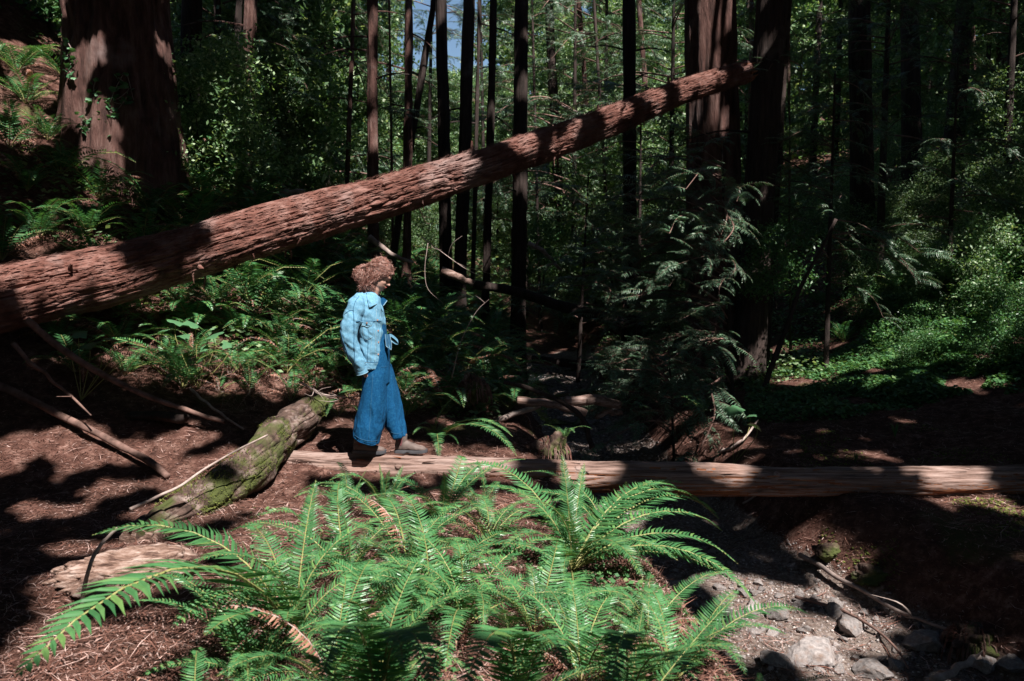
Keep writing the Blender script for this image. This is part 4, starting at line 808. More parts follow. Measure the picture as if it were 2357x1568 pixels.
# ------------------------------------------------------------------ the person
K = .0013
def fab(name, stops, scale=10, rough=.9, bs=.25):
    m = surf_mat(name, stops, scale, (1, 1, 1), rough, bs, .004, 160, spec=.15); return m
M['denim_light'] = fab('denim_light', [(.30, (.085, .215, .335)), (.5, (.12, .275, .40)), (.70, (.18, .34, .46))], 75)
M['denim_dark'] = fab('denim_dark', [(.3, (.002, .036, .095)), (.5, (.003, .055, .145)), (.70, (.012, .09, .185))], 75)
M['seam'] = fab('seam', [(.3, (.02, .08, .16)), (.7, (.04, .12, .22))], 20)
M['seam_pale'] = fab('seam_pale', [(.3, (.16, .30, .40)), (.7, (.28, .42, .50))], 20)
M['skin'] = surf_mat('skin', [(.3, (.48, .26, .20)), (.7, (.60, .37, .30))], 4, rough=.5, bs=.05, bd=.002, bscale=60)
M['lip'] = surf_mat('lip', [(.3, (.36, .09, .08)), (.7, (.42, .12, .10))], 4, rough=.4, bs=.05)
M['hair'] = leaf_mat('hair', (.12, .045, .034), (.38, .17, .13), (.62, .42, .37), .08, .38, .6, 0, 1.0)
M['hair_dark'] = surf_mat('hair_dark', [(.3, (.03, .012, .010)), (.7, (.10, .045, .036))], 12, (1, 1, 3), .6, .6, .01, 30)
M['boot'] = surf_mat('boot', [(.3, (.06, .042, .038)), (.6, (.14, .105, .095)), (.8, (.22, .17, .155))], 9, rough=.7, bs=.2, bd=.003)
M['sole'] = surf_mat('sole', [(.3, (.035, .035, .042)), (.7, (.09, .09, .10))], 9, rough=.7, bs=.2)
M['elastic'] = surf_mat('elastic', [(.3, (.10, .035, .04)), (.7, (.17, .06, .065))], 9, (1, 1, 1), .9, .3, .002, 120)
M['metal'] = surf_mat('metal', [(.3, (.25, .12, .08)), (.7, (.5, .28, .2))], 9, rough=.4, bs=.1)
M['hair_tie'] = surf_mat('hair_tie', [(.3, (.45, .5, .6)), (.7, (.62, .68, .78))], 9, rough=.7)
pz = 6.63; i0 = int(np.argmin(np.abs(lp[:, 0]-P(862.6, 1040, pz)[0]))); PX0 = P(862.6, 1040, pz)[0]
TOPZ = lp[i0, 2]+lr[i0]-.020
per = thing('person', 'person in oversized denim jacket and wide jeans walking on the log bridge looking down', 'person', (PX0, pz, TOPZ))
def C3(cx, cy, y): return np.array([(cx-300)*K, y, (1430-cy)*K])
def ringloft(rings, nu=40, cap=True, pw=1.0):
    th = np.linspace(0, 2*math.pi, nu, endpoint=False); V = []
    for (c, A, B) in rings:
        ca, sa = np.cos(th), np.sin(th); ca = np.sign(ca)*np.abs(ca)**pw; sa = np.sign(sa)*np.abs(sa)**pw
        V.append(np.array(c)[None]+ca[:, None]*np.array(A)+sa[:, None]*np.array(B))
    V = np.vstack(V); Fc = [list(q) for q in grid_faces(len(rings), nu)]; n = len(V)
    V = np.vstack([V, rings[0][0], rings[-1][0]]); b = (len(rings)-1)*nu
    for j in range(nu): Fc.append([n, (j+1) % nu, j]); Fc.append([n+1, b+j, b+(j+1) % nu])
    return V, Fc
def prof(rows, y0, pw=.85, nu=48, dens=3):
    """rows: crop y, back x, front x, half width"""
    rows = np.array(rows, float); t = np.linspace(0, len(rows)-1, (len(rows)-1)*dens+1); R = smooth_path(rows, len(t)) if len(rows) > 2 else rows
    return ringloft([(C3((r[1]+r[2])/2, r[0], y0 if len(r) < 5 else r[4]), ((r[2]-r[1])/2*K, 0, -(r[5] if len(r) > 5 else 0)/2*K), (0, r[3], 0)) for r in R], nu, True, pw)
def voxel(name, parts, vs_, mats, sm=2):
    V, Fc = merge(parts); me0 = me_new(name+'_tmp', V, Fc, M['skin']); ob = bpy.data.objects.new('tmp', me0); COL.objects.link(ob)
    bm = bmesh.new(); bm.from_mesh(me0); bmesh.ops.recalc_face_normals(bm, faces=bm.faces); bm.to_mesh(me0); bm.free()
    m = ob.modifiers.new('r', 'REMESH'); m.mode = 'VOXEL'; m.voxel_size = vs_
    if sm: s = ob.modifiers.new('s', 'SMOOTH'); s.iterations = sm; s.factor = .5
    dg = bpy.context.evaluated_depsgraph_get(); me = bpy.data.meshes.new_from_object(ob.evaluated_get(dg)); bpy.data.objects.remove(ob)
    me.name = name; me.materials.clear()
    for x in (mats if isinstance(mats, list) else [mats]): me.materials.append(x)
    me.polygons.foreach_set('use_smooth', np.ones(len(me.polygons), bool)); return me
def mv(me): return np.array([v.co[:] for v in me.vertices]), np.array([v.normal[:] for v in me.vertices])
def setv(me, V): me.vertices.foreach_set('co', V.astype(np.float32).ravel()); me.update()
# jacket
def sleeve(y_sgn):
    pts = [C3(262, 402, .105*y_sgn), C3(228, 440, .175*y_sgn), C3(208, 510, .212*y_sgn), C3(180, 600, .235*y_sgn), C3(192, 690, .232*y_sgn), C3(222, 775, .21*y_sgn), C3(248, 850, .185*y_sgn)]
    path = smooth_path(pts, 44); rad = np.interp(np.linspace(0, 1, 44), np.linspace(0, 1, 7), [.052, .066, .070, .066, .060, .053, .043])
    return tube(path, rad, 30)
JR = [(372, 258, 322, .070), (384, 243, 336, .115), (405, 226, 350, .160), (440, 214, 358, .185), (500, 206, 368, .195), (570, 204, 373, .195), (650, 206, 376, .19), (740, 212, 377, .185), (805, 222, 366, .178), (850, 230, 360, .172)]
jk = voxel('jacket', [prof(JR, 0), sleeve(-1), sleeve(1)], .0075, [M['denim_light']], 3)
V, N = mv(jk)
w1 = fbm(V*np.array([7, 7, 5.])+3, 3); w2 = fbm(V*np.array([14, 14, 5])+11+w1[:, None]*2, 3); w3 = fbm((V@np.array([[.8, 0, .6], [0, 1, 0], [-.6, 0, .8]]))*np.array([6, 6, 26])+1, 3)
V = V+N*((np.abs(w1-.5)*-.05+.006)+(np.abs(w2-.5)*-.035+.005)+(w3-.5)*.018)[:, None]
setv(jk, V); jo = link('jacket', jk, per)
# trousers
tr_ = voxel('trousers', [prof([(560, 300, 374, .10), (650, 290, 384, .13), (720, 270, 394, .15), (790, 255, 402, .155), (850, 246, 404, .155), (905, 240, 408, .150), (950, 240, 410, .14)], 0),
    prof([(840, 245, 392, .10, -.05, 0), (900, 239, 395, .11, -.055, 0), (1000, 234, 390, .115, -.06, 0), (1100, 216, 384, .12, -.06, 0), (1180, 197, 368, .125, -.06, 10), (1240, 189, 354, .13, -.06, 25), (1290, 185, 342, .132, -.06, 38), (1316, 184, 338, .132, -.06, 42)], -.06),
    prof([(840, 275, 404, .10, .05, 0), (900, 295, 422, .11, .055, 0), (1000, 322, 447, .112, .06, 0), (1100, 343, 467, .112, .06, 0), (1180, 360, 478, .112, .06, 0), (1250, 384, 486, .112, .06, 0), (1290, 402, 491, .112, .06, -4), (1308, 408, 492, .112, .06, -6)], .06)], .0075, [M['denim_dark']], 3)
V, N = mv(tr_)
w1 = fbm(V*np.array([9, 9, 2.2])+5, 3); w2 = fbm(V*np.array([16, 16, 6])+21+w1[:, None]*2, 3)
low = np.clip((.75-V[:, 2])/.5, .3, 1)
V = V+N*(((np.abs(w1-.5)*-.11+.014)+(np.abs(w2-.5)*-.04+.004))*low)[:, None]; setv(tr_, V); to = link('trousers', tr_, per)
# body: head, neck, torso, arms, hands as one surface
hc = C3(352, 258, 0); fa_, ua = np.array([.883, 0, -.469]), np.array([.469, 0, .883])
rows = [(.103, .012, -.03, .02), (.098, .038, -.055, .042), (.08, .066, -.08, .060), (.05, .086, -.093, .072), (.02, .094, -.096, .0745), (0, .0945, -.096, .0745), (-.012, .090, -.093, .073), (-.022, .0875, -.09, .0735), (-.035, .087, -.084, .0745), (-.05, .086, -.075, .0735), (-.062, .0855, -.062, .0715), (-.068, .090, -.056, .070), (-.074, .085, -.05, .0685), (-.080, .089, -.044, .067), (-.088, .082, -.035, .064), (-.10, .083, -.015, .057), (-.110, .078, .0, .046), (-.117, .060, .015, .028)]
rows = smooth_path(rows, 60); th = np.linspace(0, 2*math.pi, 56, endpoint=False); HV = []
for (h, Fp, Bk, W) in rows:
    for a in th:
        f = math.cos(a); l = math.sin(a); d = (Fp if f > 0 else -Bk)*f; wl = W*l
        phi = math.atan2(l, f); nose = np.interp(-h, [.008, .02, .034, .045, .053, .058], [0, .009, .020, .030, .016, 0])*math.exp(-(phi/.17)**2)
        nw = np.interp(-h, [.035, .048, .056], [0, .008, 0])*math.exp(-((abs(phi)-.17)/.09)**2)
        eye = -.008*math.exp(-((abs(phi)-.40)/.17)**2-((h+.016)/.012)**2); br = .004*math.exp(-((abs(phi)-.4)/.25)**2-((h-.002)/.008)**2); ck = .005*math.exp(-((abs(phi)-.75)/.3)**2-((h+.045)/.02)**2)
        mth = -.003*math.exp(-(phi/.3)**2-((h+.0745)/.0025)**2); e = nose+nw+eye+br+ck+mth
        HV.append(hc+fa_*(d+e*math.cos(phi))+ua*h+np.array([0, wl+e*math.sin(phi), 0]))
HV = np.array(HV); n = len(HV); HF = [list(q) for q in grid_faces(60, 56)]; HV = np.vstack([HV, HV[:56].mean(0), HV[-56:].mean(0)])
for j in range(56): HF.append([n, (j+1) % 56, j]); HF.append([n+1, 59*56+j, 59*56+(j+1) % 56])
bd = [(HV, HF), tube(smooth_path([C3(272, 470, 0), C3(282, 420, 0), C3(300, 375, 0), C3(322, 335, 0), C3(335, 300, 0)], 14), [.075, .068, .056, .052, .053, .054, .054, .054, .054, .056, .056, .056, .05, .04], 24),
      prof([(400, 235, 320, .09), (430, 225, 335, .15), (520, 222, 350, .15), (640, 235, 345, .13), (760, 240, 360, .14), (850, 250, 370, .14), (900, 250, 370, .12)], 0)]
for sg in (-1, 1):
    pth = smooth_path([C3(265, 425, .10*sg), C3(228, 450, .165*sg), C3(190, 600, .225*sg), C3(202, 690, .222*sg), C3(228, 775, .20*sg), C3(254, 850, .165*sg)], 20); bd.append(tube(pth, np.linspace(.040, .025, 20), 12))
    w = C3(268, 868, .128*sg); fd_ = np.array([.35, 0, -.94]); bd.append(tube(np.array([w-fd_*.03, w, w+fd_*.04, w+fd_*.08]), [.022, .028, .032, .026], 10))
    for q, (off, L) in enumerate([(-.03, .070), (-.01, .078), (.010, .074), (.028, .06)]):
        s0 = w+fd_*.07+np.array([.94, 0, .35])*off; bd.append(tube(np.array([s0, s0+fd_*L*.5, s0+fd_*L*.8+np.array([0, -sg*.01, 0]), s0+fd_*L+np.array([0, -sg*.02, 0])]), [.009, .0085, .008, .006], 7))
    s0 = w+np.array([.03, 0, 0]); bd.append(tube(np.array([s0, s0+np.array([.022, 0, -.03]), s0+np.array([.03, 0, -.06])]), [.011, .010, .008], 7))
for (ks, kn, an, y) in [((300, 880), (310, 1100), (232, 1330), -.07), ((340, 880), (400, 1100), (455, 1330), .065)]:
    bd.append(tube(smooth_path([C3(*ks, y), C3(*kn, y), C3(*an, y)], 16), np.linspace(.08, .038, 16), 14))
body = voxel('body', bd, .0052, [M['skin']], 1); link('body', body, per)
hp = lambda f, u, y: hc+fa_*f+ua*u+np.array([0, y, 0])
V, Fc = tube(smooth_path([hp(.083, -.0735, -.020), hp(.092, -.071, -.008), hp(.094, -.071, 0), hp(.092, -.071, .008), hp(.083, -.0735, .02)], 12), [.001]+[.0036]*10+[.001], 6); link('lips', me_new('lips', V, Fc, M['lip'], True), per)
V, Fc = tube(smooth_path([hp(.082, -.080, -.018), hp(.091, -.081, 0), hp(.082, -.080, .018)], 12), [.001]+[.004]*10+[.001], 6); link('lips', me_new('lips', V, Fc, M['lip'], True), per)
for sg in (-1, 1):
    V, Fc = tube(smooth_path([hp(.083, -.021, .018*sg), hp(.081, -.025, .031*sg), hp(.068, -.022, .045*sg)], 10), [.0008]+[.0022]*8+[.0008], 5); link('eyelashes', me_new('eyelashes', V, Fc, M['hair_dark']), per)
    V, Fc = tube(smooth_path([hp(.094, .006, .014*sg), hp(.090, .010, .032*sg), hp(.072, .006, .052*sg)], 10), [.001]+[.0028]*8+[.0008], 5); link('eyebrow', me_new('eyebrow', V, Fc, M['hair_dark']), per)
    V, Fc = tube(smooth_path([hp(-.005, .0, .074*sg), hp(-.018, -.005, .084*sg), hp(-.018, -.03, .082*sg), hp(-.004, -.045, .074*sg), hp(.002, -.02, .073*sg)], 16, ), .006, 7); link('ear', me_new('ear', V, Fc, M['skin'], True), per)
# hair
def skull(az, el, k=1.0):   # az 0 = front, el elevation
    d = fa_*math.cos(az)*math.cos(el)+ua*math.sin(el)+np.array([0, math.sin(az)*math.cos(el), 0])
    r = 1/math.sqrt((math.cos(az)*math.cos(el)/.098)**2+(math.sin(az)*math.cos(el)/.078)**2+(math.sin(el)/.108)**2); return hc+d*r*k
def sk(az, el, j=0.):
    d = skull(az, el)-hc; d = d/np.linalg.norm(d); k = 1.05+.27*min(1, max(0, (d[2]-.40)/.5))*min(1, max(0, 1-(d[0]-.12)/.45)); return skull(az, el, k+j)
cap_V = []; na, ne = 60, 30
for i in range(ne):
    el = math.pi/2-i/(ne-1)*2.25
    for j in range(na):
        az = j/na*2*math.pi; a = min(az, 2*math.pi-az); lim = np.interp(a, [0, .5, .85, 1.25, 3.14], [.50, .42, .05, -.55, -.9]); e2 = max(el, lim)
        k = 1.06 if el > lim else .97
        q = skull(az, e2, k+(.05 if a < 1.5 and el < .9 else .12)*math.sin(min(1, max(0, (el-lim)/.5))*1.57)); q = q+(q-hc)*.22*(vnoise(np.array([q*34]))[0]-.5); cap_V.append(q)
link('hair', me_new('hair', cap_V, grid_faces(ne, na), M['hair_dark'], True), per)
SV = []; SF = []
def strand(pts, r, n=14, wave=.004, fr=3.):
    pth = smooth_path(pts, n); ph = RNG.uniform(0, 6.28, 2); t = np.linspace(0, 1, n)[:, None]
    a, b = rnd_dirs(2); pth = pth+wave*np.sin(t*fr*6.28+ph[0])*a*np.minimum(1, t*4)+wave*.7*np.sin(t*fr*8.1+ph[1])*b*np.minimum(1, t*4)
    V, Fq = tube(pth, r*np.interp(np.linspace(0, 1, n), [0, .2, .8, 1], [.6, 1, .9, .15]), 3, cap=False); m = sum(len(v) for v in SV); SV.append(V); SF.append(Fq+m)
tie = C3(268, 203, 0)
for k in range(1500):   # swept back to the tie
    az = RNG.uniform(-1.5, 1.5); el = RNG.uniform(*((.50, 1.5) if abs(az) < .7 else (-.05, 1.5))); j = RNG.uniform(-.03, .04); p0 = skull(az, el, 1.02)
    e1 = min(1.5, el+.25); strand([p0, sk(az, e1, j), sk(math.copysign(min(3.1, abs(az)*1.2+.9), az), max(.45, e1*.8), j), tie+rnd_dirs(1)[0]*.014], RNG.uniform(.0008, .0017), 15, .009, RNG.uniform(1.5, 3))
for k in range(700):    # crown
    az = RNG.uniform(-3.1, 3.1); el = RNG.uniform(.55, 1.5); j = RNG.uniform(.0, .06); p0 = skull(az, el, 1.02)
    if p0[0]-hc[0] > .075: continue
    strand([p0, sk(az, el, j), sk(az+RNG.uniform(-.4, .4), max(.3, el-.3), j), sk(math.copysign(2.6, az), .45, j)], RNG.uniform(.0008, .0017), 14, .010, RNG.uniform(1.5, 3))
for k in range(900):   # messy bunch behind the tie
    c = C3(213, 258, 0); d = rnd_dirs(1)[0]*np.array([.044, .044, .060])*RNG.uniform(.6, 1); d2 = rnd_dirs(1)[0]*np.array([.046, .045, .062])
    strand([tie+rnd_dirs(1)[0]*.01, C3(238, 205, d[1]*.6), c+d, c+d2*RNG.uniform(.6, 1.05), c+d2*.6+d*.5+np.array([.02, 0, -.035])], RNG.uniform(.0008, .0017), 18, .015, RNG.uniform(1.5, 3.5))
for k in range(1900):   # loose wavy lengths over ear, jaw and nape
    sg = RNG.choice([-1, 1]) if k % 4 else -1; az = sg*RNG.uniform(1.5, 3.0); el = RNG.uniform(-.5, .4); p0 = skull(az, el, 1.03); o_ = RNG.uniform(.0, .035)
    bx = np.interp(abs(az), [1.5, 3.0], [312, 236])+RNG.normal()*14; by = RNG.uniform(315, 385)-(12 if bx < 255 else 0); yy = sg*np.interp(abs(az), [1.05, 3.0], [.075, .02])*RNG.uniform(.8, 1.25)
    strand([p0, skull(az, el-.35, 1.10+o_*3), C3((bx+np.interp(abs(az), [1, 3], [322, 245]))/2, 318, yy*1.12), C3(bx, by, yy)], RNG.uniform(.0008, .0017), 18, .014, RNG.uniform(1.5, 3.5))
for k in range(160):   # fringe
    az = RNG.uniform(-.9, .9); p0 = skull(az*.8, .75, 1.05)
    strand([p0, skull(az, .68, 1.07), skull(az*1.25, .52, 1.05+RNG.uniform(-.02, .03)), skull(math.copysign(1.4, az), .2, 1.06)], RNG.uniform(.0008, .0018), 12, .006, 2)
for k in range(220):
    az, el = RNG.uniform(-2.9, 2.9), RNG.uniform(-.2, 1.4)
    if abs(az) < 1.6 and el < .85: continue
    p0 = sk(az, el, -.02); d = (p0-hc); d = d/np.linalg.norm(d)+rnd_dirs(1)[0]*.8; strand([p0, p0+d*.014, p0+d*.026+rnd_dirs(1)[0]*.012], .0008, 7, .006, 1.5)
link('hair_strands', me_new('hair_strands', np.vstack(SV), np.vstack(SF), M['hair'], True), per)['kind'] = 'stuff'
V, Fc = tube(np.array([tie+np.array([.012, 0, -.02])+np.array([0, math.cos(a)*.02, math.sin(a)*.024]) for a in np.linspace(0, 6.283, 18)]), .005, 6, cap=False); link('hair_tie', me_new('hair_tie', V, Fc, M['hair_tie'], True), per)
# details that follow the cloth surface
bvj = BVHTree.FromPolygons([v.co[:] for v in jk.vertices], [p.vertices[:] for p in jk.polygons]); bvt = BVHTree.FromPolygons([v.co[:] for v in tr_.vertices], [p.vertices[:] for p in tr_.polygons])
def on(bv, cx, cy, lift=.002):
    p = C3(cx, cy, -1.0); h = bv.ray_cast(Vector(p), Vector((0, 1, 0))); y = h[0].y if h[0] is not None else -.1
    return np.array([p[0], y-lift, p[2]])
def seam(pts, r=.0022, mat='seam', bv=None, parent=None, name='seam', n=30, lift=.0015):
    q = smooth_path(np.array([(a, b, 0) for a, b in pts], float), n); V, Fc = tube(np.array([on(bv or bvj, a[0], a[1], lift) for a in q]), r, 5); link(name, me_new(name, V, Fc, M[mat], True), parent or jo)
seam([(246, 388), (226, 425), (216, 475), (222, 520)]); seam([(219, 500), (222, 560), (219, 660), (220, 740), (214, 826)], .003); seam([(160, 500), (195, 478), (220, 480)]); seam([(140, 600), (150, 650), (178, 740), (200, 815)])
seam([(232, 545), (290, 545), (350, 548), (368, 550)], .003); seam([(262, 575), (266, 640), (282, 662), (322, 640), (330, 585)], .0018, 'seam_pale'); seam([(345, 470), (340, 600), (338, 700), (330, 800)], .002, 'seam_pale'); seam([(360, 470), (364, 600), (363, 700), (355, 840)], .0018, 'seam_pale')
seam([(275, 802), (320, 806), (362, 808)], .0022); seam([(272, 806), (320, 811), (362, 812)], .0014, 'seam_pale'); seam([(278, 846), (320, 848), (358, 849)], .0025, 'seam_pale'); seam([(300, 600), (292, 700), (286, 800)], .0018); seam([(318, 590), (312, 700), (308, 800)], .0016, 'seam_pale')
for q in range(13): seam([(336, 640+q*13), (346, 641+q*13)], .0012, 'seam_pale', n=4)
def patch(name, corners, bv, mat, lift, thick, parent, n=8, bulge=0):
    c = [np.array(x, float) for x in corners]; V = []
    for i in range(n+1):
        for j in range(n+1):
            u, v = i/n, j/n; q = (c[0]*(1-u)+c[1]*u)*(1-v)+(c[3]*(1-u)+c[2]*u)*v; p = on(bv, q[0], q[1], lift+bulge*math.sin(u*3.14)*v); V.append(p)
    n1 = len(V); V += [v+np.array([0, thick, 0]) for v in V]; Fg = [list(f) for f in grid_faces(n+1, n+1, False)]; Fc = Fg+[[k+n1 for k in f[::-1]] for f in Fg]
    e = [i for i in range(n+1)]+[i*(n+1)+n for i in range(1, n+1)]+[n*(n+1)+i for i in range(n-1, -1, -1)]+[i*(n+1) for i in range(n-1, 0, -1)]
    for a, b2 in zip(e, e[1:]+e[:1]): Fc.append([a, b2, b2+n1, a+n1])
    return link(name, me_new(name, V, Fc, M[mat], False), parent)
patch('pocket_flap', [(252, 545), (330, 549), (320, 572), (262, 572)], bvj, 'denim_light', .006, .008, jo); seam([(256, 571), (275, 575), (291, 582), (305, 577), (322, 571)], .002, 'seam_pale', lift=.007)
patch('chest_pocket', [(262, 576), (328, 576), (322, 648), (270, 660)], bvj, 'denim_light', .003, .006, jo)
patch('hem_band', [(278, 808), (363, 812), (359, 852), (281, 850)], bvj, 'denim_light', .004, .010, jo); patch('placket', [(347, 470), (366, 470), (362, 806), (343, 804)], bvj, 'denim_light', .003, .006, jo, 14)
for (cx, cy) in [(290, 557), (352, 540), (354, 607), (353, 680), (352, 756), (350, 828)]:
    p = on(bvj, cx, cy, .007); V, Fc = tube(np.array([p, p+np.array([0, -.004, 0])]), .0065, 12); link('button', me_new('button', V, Fc, M['metal']), jo)
# collar
patch('collar', [(276, 366), (332, 398), (347, 440), (306, 462)], bvj, 'denim_light', .012, .010, jo, 8, .01); seam([(306, 460), (330, 450), (346, 439)], .002, 'seam_pale', lift=.014, n=10)
cv = [C3(322, 385, -.02), C3(348, 393, .02), C3(387, 424, .045), C3(366, 450, .03), C3(340, 470, .0), C3(322, 440, -.03)]
cv2 = [v+np.array([-.004, .012, .004]) for v in cv]; link('collar', me_new('collar', cv+cv2, [[0, 1, 2, 3, 4, 5], [11, 10, 9, 8, 7, 6]]+[[k, (k+1) % 6, (k+1) % 6+6, k+6] for k in range(6)], M['denim_dark']), jo)
V, Fc = tube(smooth_path([C3(387, 424, .044), C3(376, 440, .037), C3(364, 456, .029)], 6), .0035, 5); link('collar_edge', me_new('collar_edge', V, Fc, M['seam_pale']), jo)
for sg in (-1, 1):   # cuffs
    a, b2 = C3(240, 826, .190*sg), C3(254, 878, .180*sg); V, Fc = tube(np.array([a, a*.7+b2*.3, a*.3+b2*.7, b2]), [.050, .050, .049, .047], 30); link('cuff', me_new('cuff', V, Fc, M['denim_light'], False), jo)
    for t, mt in ((.06, 'seam'), (.92, 'seam_pale')):
        c = a*(1-t)+b2*t; T_, A_, B_ = frames(np.array([a, b2])); V, Fc = tube(np.array([c+(A_[0]*math.cos(q)+B_[0]*math.sin(q))*.0498 for q in np.linspace(0, 6.283, 28)]), .0022, 4, cap=False); link('seam', me_new('seam', V, Fc, M[mt]), jo)
# trouser seams, hems, belt bow
seam([(194, 1268), (250, 1292), (300, 1303), (338, 1308)], .0022, 'seam', bvt, to); seam([(190, 1282), (225, 1305), (300, 1330), (330, 1330)], .0035, 'denim_dark', bvt, to); seam([(318, 880), (310, 1000), (300, 1150), (290, 1290)], .0016, 'seam', bvt, to); seam([(412, 1266), (450, 1276), (484, 1272)], .0018, 'seam', bvt, to); seam([(366, 838), (396, 841)], .0016, 'seam', bvt, to, n=6)
def ribbon(pts, w, mat, parent, name='belt_tie'):
    pth = smooth_path(pts, 16); V = []; 
    for i, p in enumerate(pth):
        V += [p+np.array([0, -.002, w/2]), p+np.array([.003, -.002, -w/2]), p+np.array([.003, .003, -w/2]), p+np.array([0, .003, w/2])]
    Fc = [list(q) for q in grid_faces(16, 4)]+[[0, 1, 2, 3], [63, 62, 61, 60]]; return link(name, me_new(name, V, Fc, M[mat]), parent)
ribbon([C3(388, 655, -.09), C3(398, 650, -.10), C3(410, 655, -.105)], .032, 'denim_dark', to, 'belt_knot')
ribbon([C3(402, 648, -.10), C3(425, 640, -.105), C3(455, 662, -.10), C3(470, 684, -.09), C3(455, 690, -.085), C3(425, 672, -.09), C3(402, 658, -.095)], .024, 'denim_light', to)
ribbon([C3(400, 640, -.11), C3(408, 668, -.115), C3(412, 700, -.12), C3(420, 722, -.12)], .03, 'denim_light', to)
V = [C3(391, 632, -.11), C3(420, 634, -.112), C3(432, 690, -.12), C3(430, 730, -.12), C3(396, 708, -.115)]; V2 = [v+np.array([0, .006, 0]) for v in V]
link('belt_tie', me_new('belt_tie', V+V2, [[0, 1, 2, 3, 4], [9, 8, 7, 6, 5]]+[[k, (k+1) % 5, (k+1) % 5+5, k+5] for k in range(5)], M['seam']), to)
for a, b2 in ((0, 4), (1, 2), (2, 3), (3, 4)):
    V0, Fc = tube(np.array([V[a], V[b2]]), .0018, 4); link('seam', me_new('seam', V0, Fc, M['seam_pale']), to)
# boots
def boot(heel, toe_dir, y, pitch):
    root = link('boot', None, per); root.location = Vector(heel); root.rotation_euler = (0, pitch, toe_dir)
    up = [((x, 0, zc), hw_, hz) for x, zc, hw_, hz in [(.0, .055, .022, .030), (.012, .06, .032, .042), (.05, .062, .036, .048), (.10, .060, .038, .046), (.14, .052, .042, .038), (.18, .042, .046, .030), (.215, .036, .045, .025), (.245, .032, .036, .021), (.262, .028, .018, .012)]]
    v1 = ringloft([(c, (0, h_, 0), (0, 0, z_)) for c, h_, z_ in up], 30, True, .9); v2 = ringloft([((.05, 0, .05), (.048, 0, 0), (0, .036, 0)), ((.052, 0, .09), (.050, 0, .004), (0, .037, 0)), ((.052, 0, .13), (.052, 0, 0), (0, .040, 0)), ((.050, 0, .165), (.055, 0, -.006), (0, .043, 0))], 30)
    me = voxel('boot_upper', [v1, v2], .005, [M['boot']], 3); V, N = mv(me); V = V+N*((fbm(V*40, 2)-.5)*.004)[:, None]; setv(me, V); link('boot_upper', me, root)
    ol = np.array([(-.008, .0), (0, .028), (.05, .038), (.10, .036), (.15, .044), (.20, .050), (.24, .044), (.268, .024), (.275, 0)]); xs = np.concatenate([ol[:, 0], ol[::-1][1:-1, 0]]); ys = np.concatenate([ol[:, 1], -ol[::-1][1:-1, 1]])
    q = smooth_path(np.stack([np.append(xs, xs[0]), np.append(ys, ys[0]), 0*np.append(xs, 0)], -1), 49)[:-1]; m = len(q); V = []
    for z in (.0, .012, .026): V += [(a, b2*(1 if z else .97), z+(.006 if a > .22 else 0)*(a-.22)/.05+(.010 if z == 0 and .085 < a < .12 else 0)) for a, b2, _ in q]
    Fc = [list(f) for f in grid_faces(3, m)]+[list(range(m))[::-1], list(range(2*m, 3*m))]; link('sole', me_new('sole', V, Fc, M['sole']), root)
    for sg in (-1, 1):
        bv = BVHTree.FromPolygons([v.co[:] for v in me.vertices], [p.vertices[:] for p in me.polygons]); V = []; nn_ = 16
        cen = (.052, .115); 
        for rr_ in (0, .5, 1):
            for a in np.linspace(0, 6.283, nn_, endpoint=False):
                x = cen[0]+.020*rr_*math.cos(a)*(1 if math.sin(a) > 0 else .8); z = cen[1]+.050*rr_*math.sin(a); h = bv.ray_cast(Vector((x, sg*.3, z)), Vector((0, -sg, 0))); yv = h[0].y if h[0] is not None else sg*.03; V.append((x, yv+sg*.002, z))
        Fc = [list(f) for f in grid_faces(3, nn_)]; link('elastic_panel', me_new('elastic_panel', V, Fc, M['elastic']), root)
    return root
boot(C3(163, 1411, .0), .03, 0, .03); boot(C3(428, 1418, .05), -.02, 0, .0)
random.seed(303); RNG = np.random.default_rng(303)
# ------------------------------------------------------------------ unseen overhead leaves added along the sun rays to shade chosen places
# open gaps in it let the sun through where the photograph shows sunlit patches
for x in range(-2, 12): pass
def path_lit(pts, Y0, Y1, r, step=1.0):
    pts = np.array(pts, float); n = max(2, int(np.sum(np.hypot(*np.diff(pts, axis=0).T))/(r*step)))
    t = np.linspace(0, len(pts)-1, n)
    for q in t:
        i = min(int(q), len(pts)-2); f = q-i; p = pts[i]*(1-f)+pts[i+1]*f; lit(p[0], p[1], Y0+(Y1-Y0)*q/(len(pts)-1), r)
# person and log
lit(908, 645, 6.6, 95)
for y in range(10, 330, 38): lit(864+random.uniform(-3, 5), y, 14.8, 9)
for y in (20, 70, 110, 160, 240): lit(936, y, 16.8, 9)
for y in (60, 90, 180, 230, 300): lit(572, y, 14.2, 12)
path_lit([(880, 600), (865, 700), (860, 850), (870, 1030)], 6.6, 6.6, 85); path_lit([(690, 1070), (1165, 1085)], 6.7, 6.6, 60)
for (x, r) in [(1300, 46), (1355, 48), (1390, 40), (1600, 26), (1650, 34), (1700, 30), (2130, 40), (2180, 46), (2230, 34), (1960, 14), (2010, 16)]: lit(x, 1100, 6.6, r)
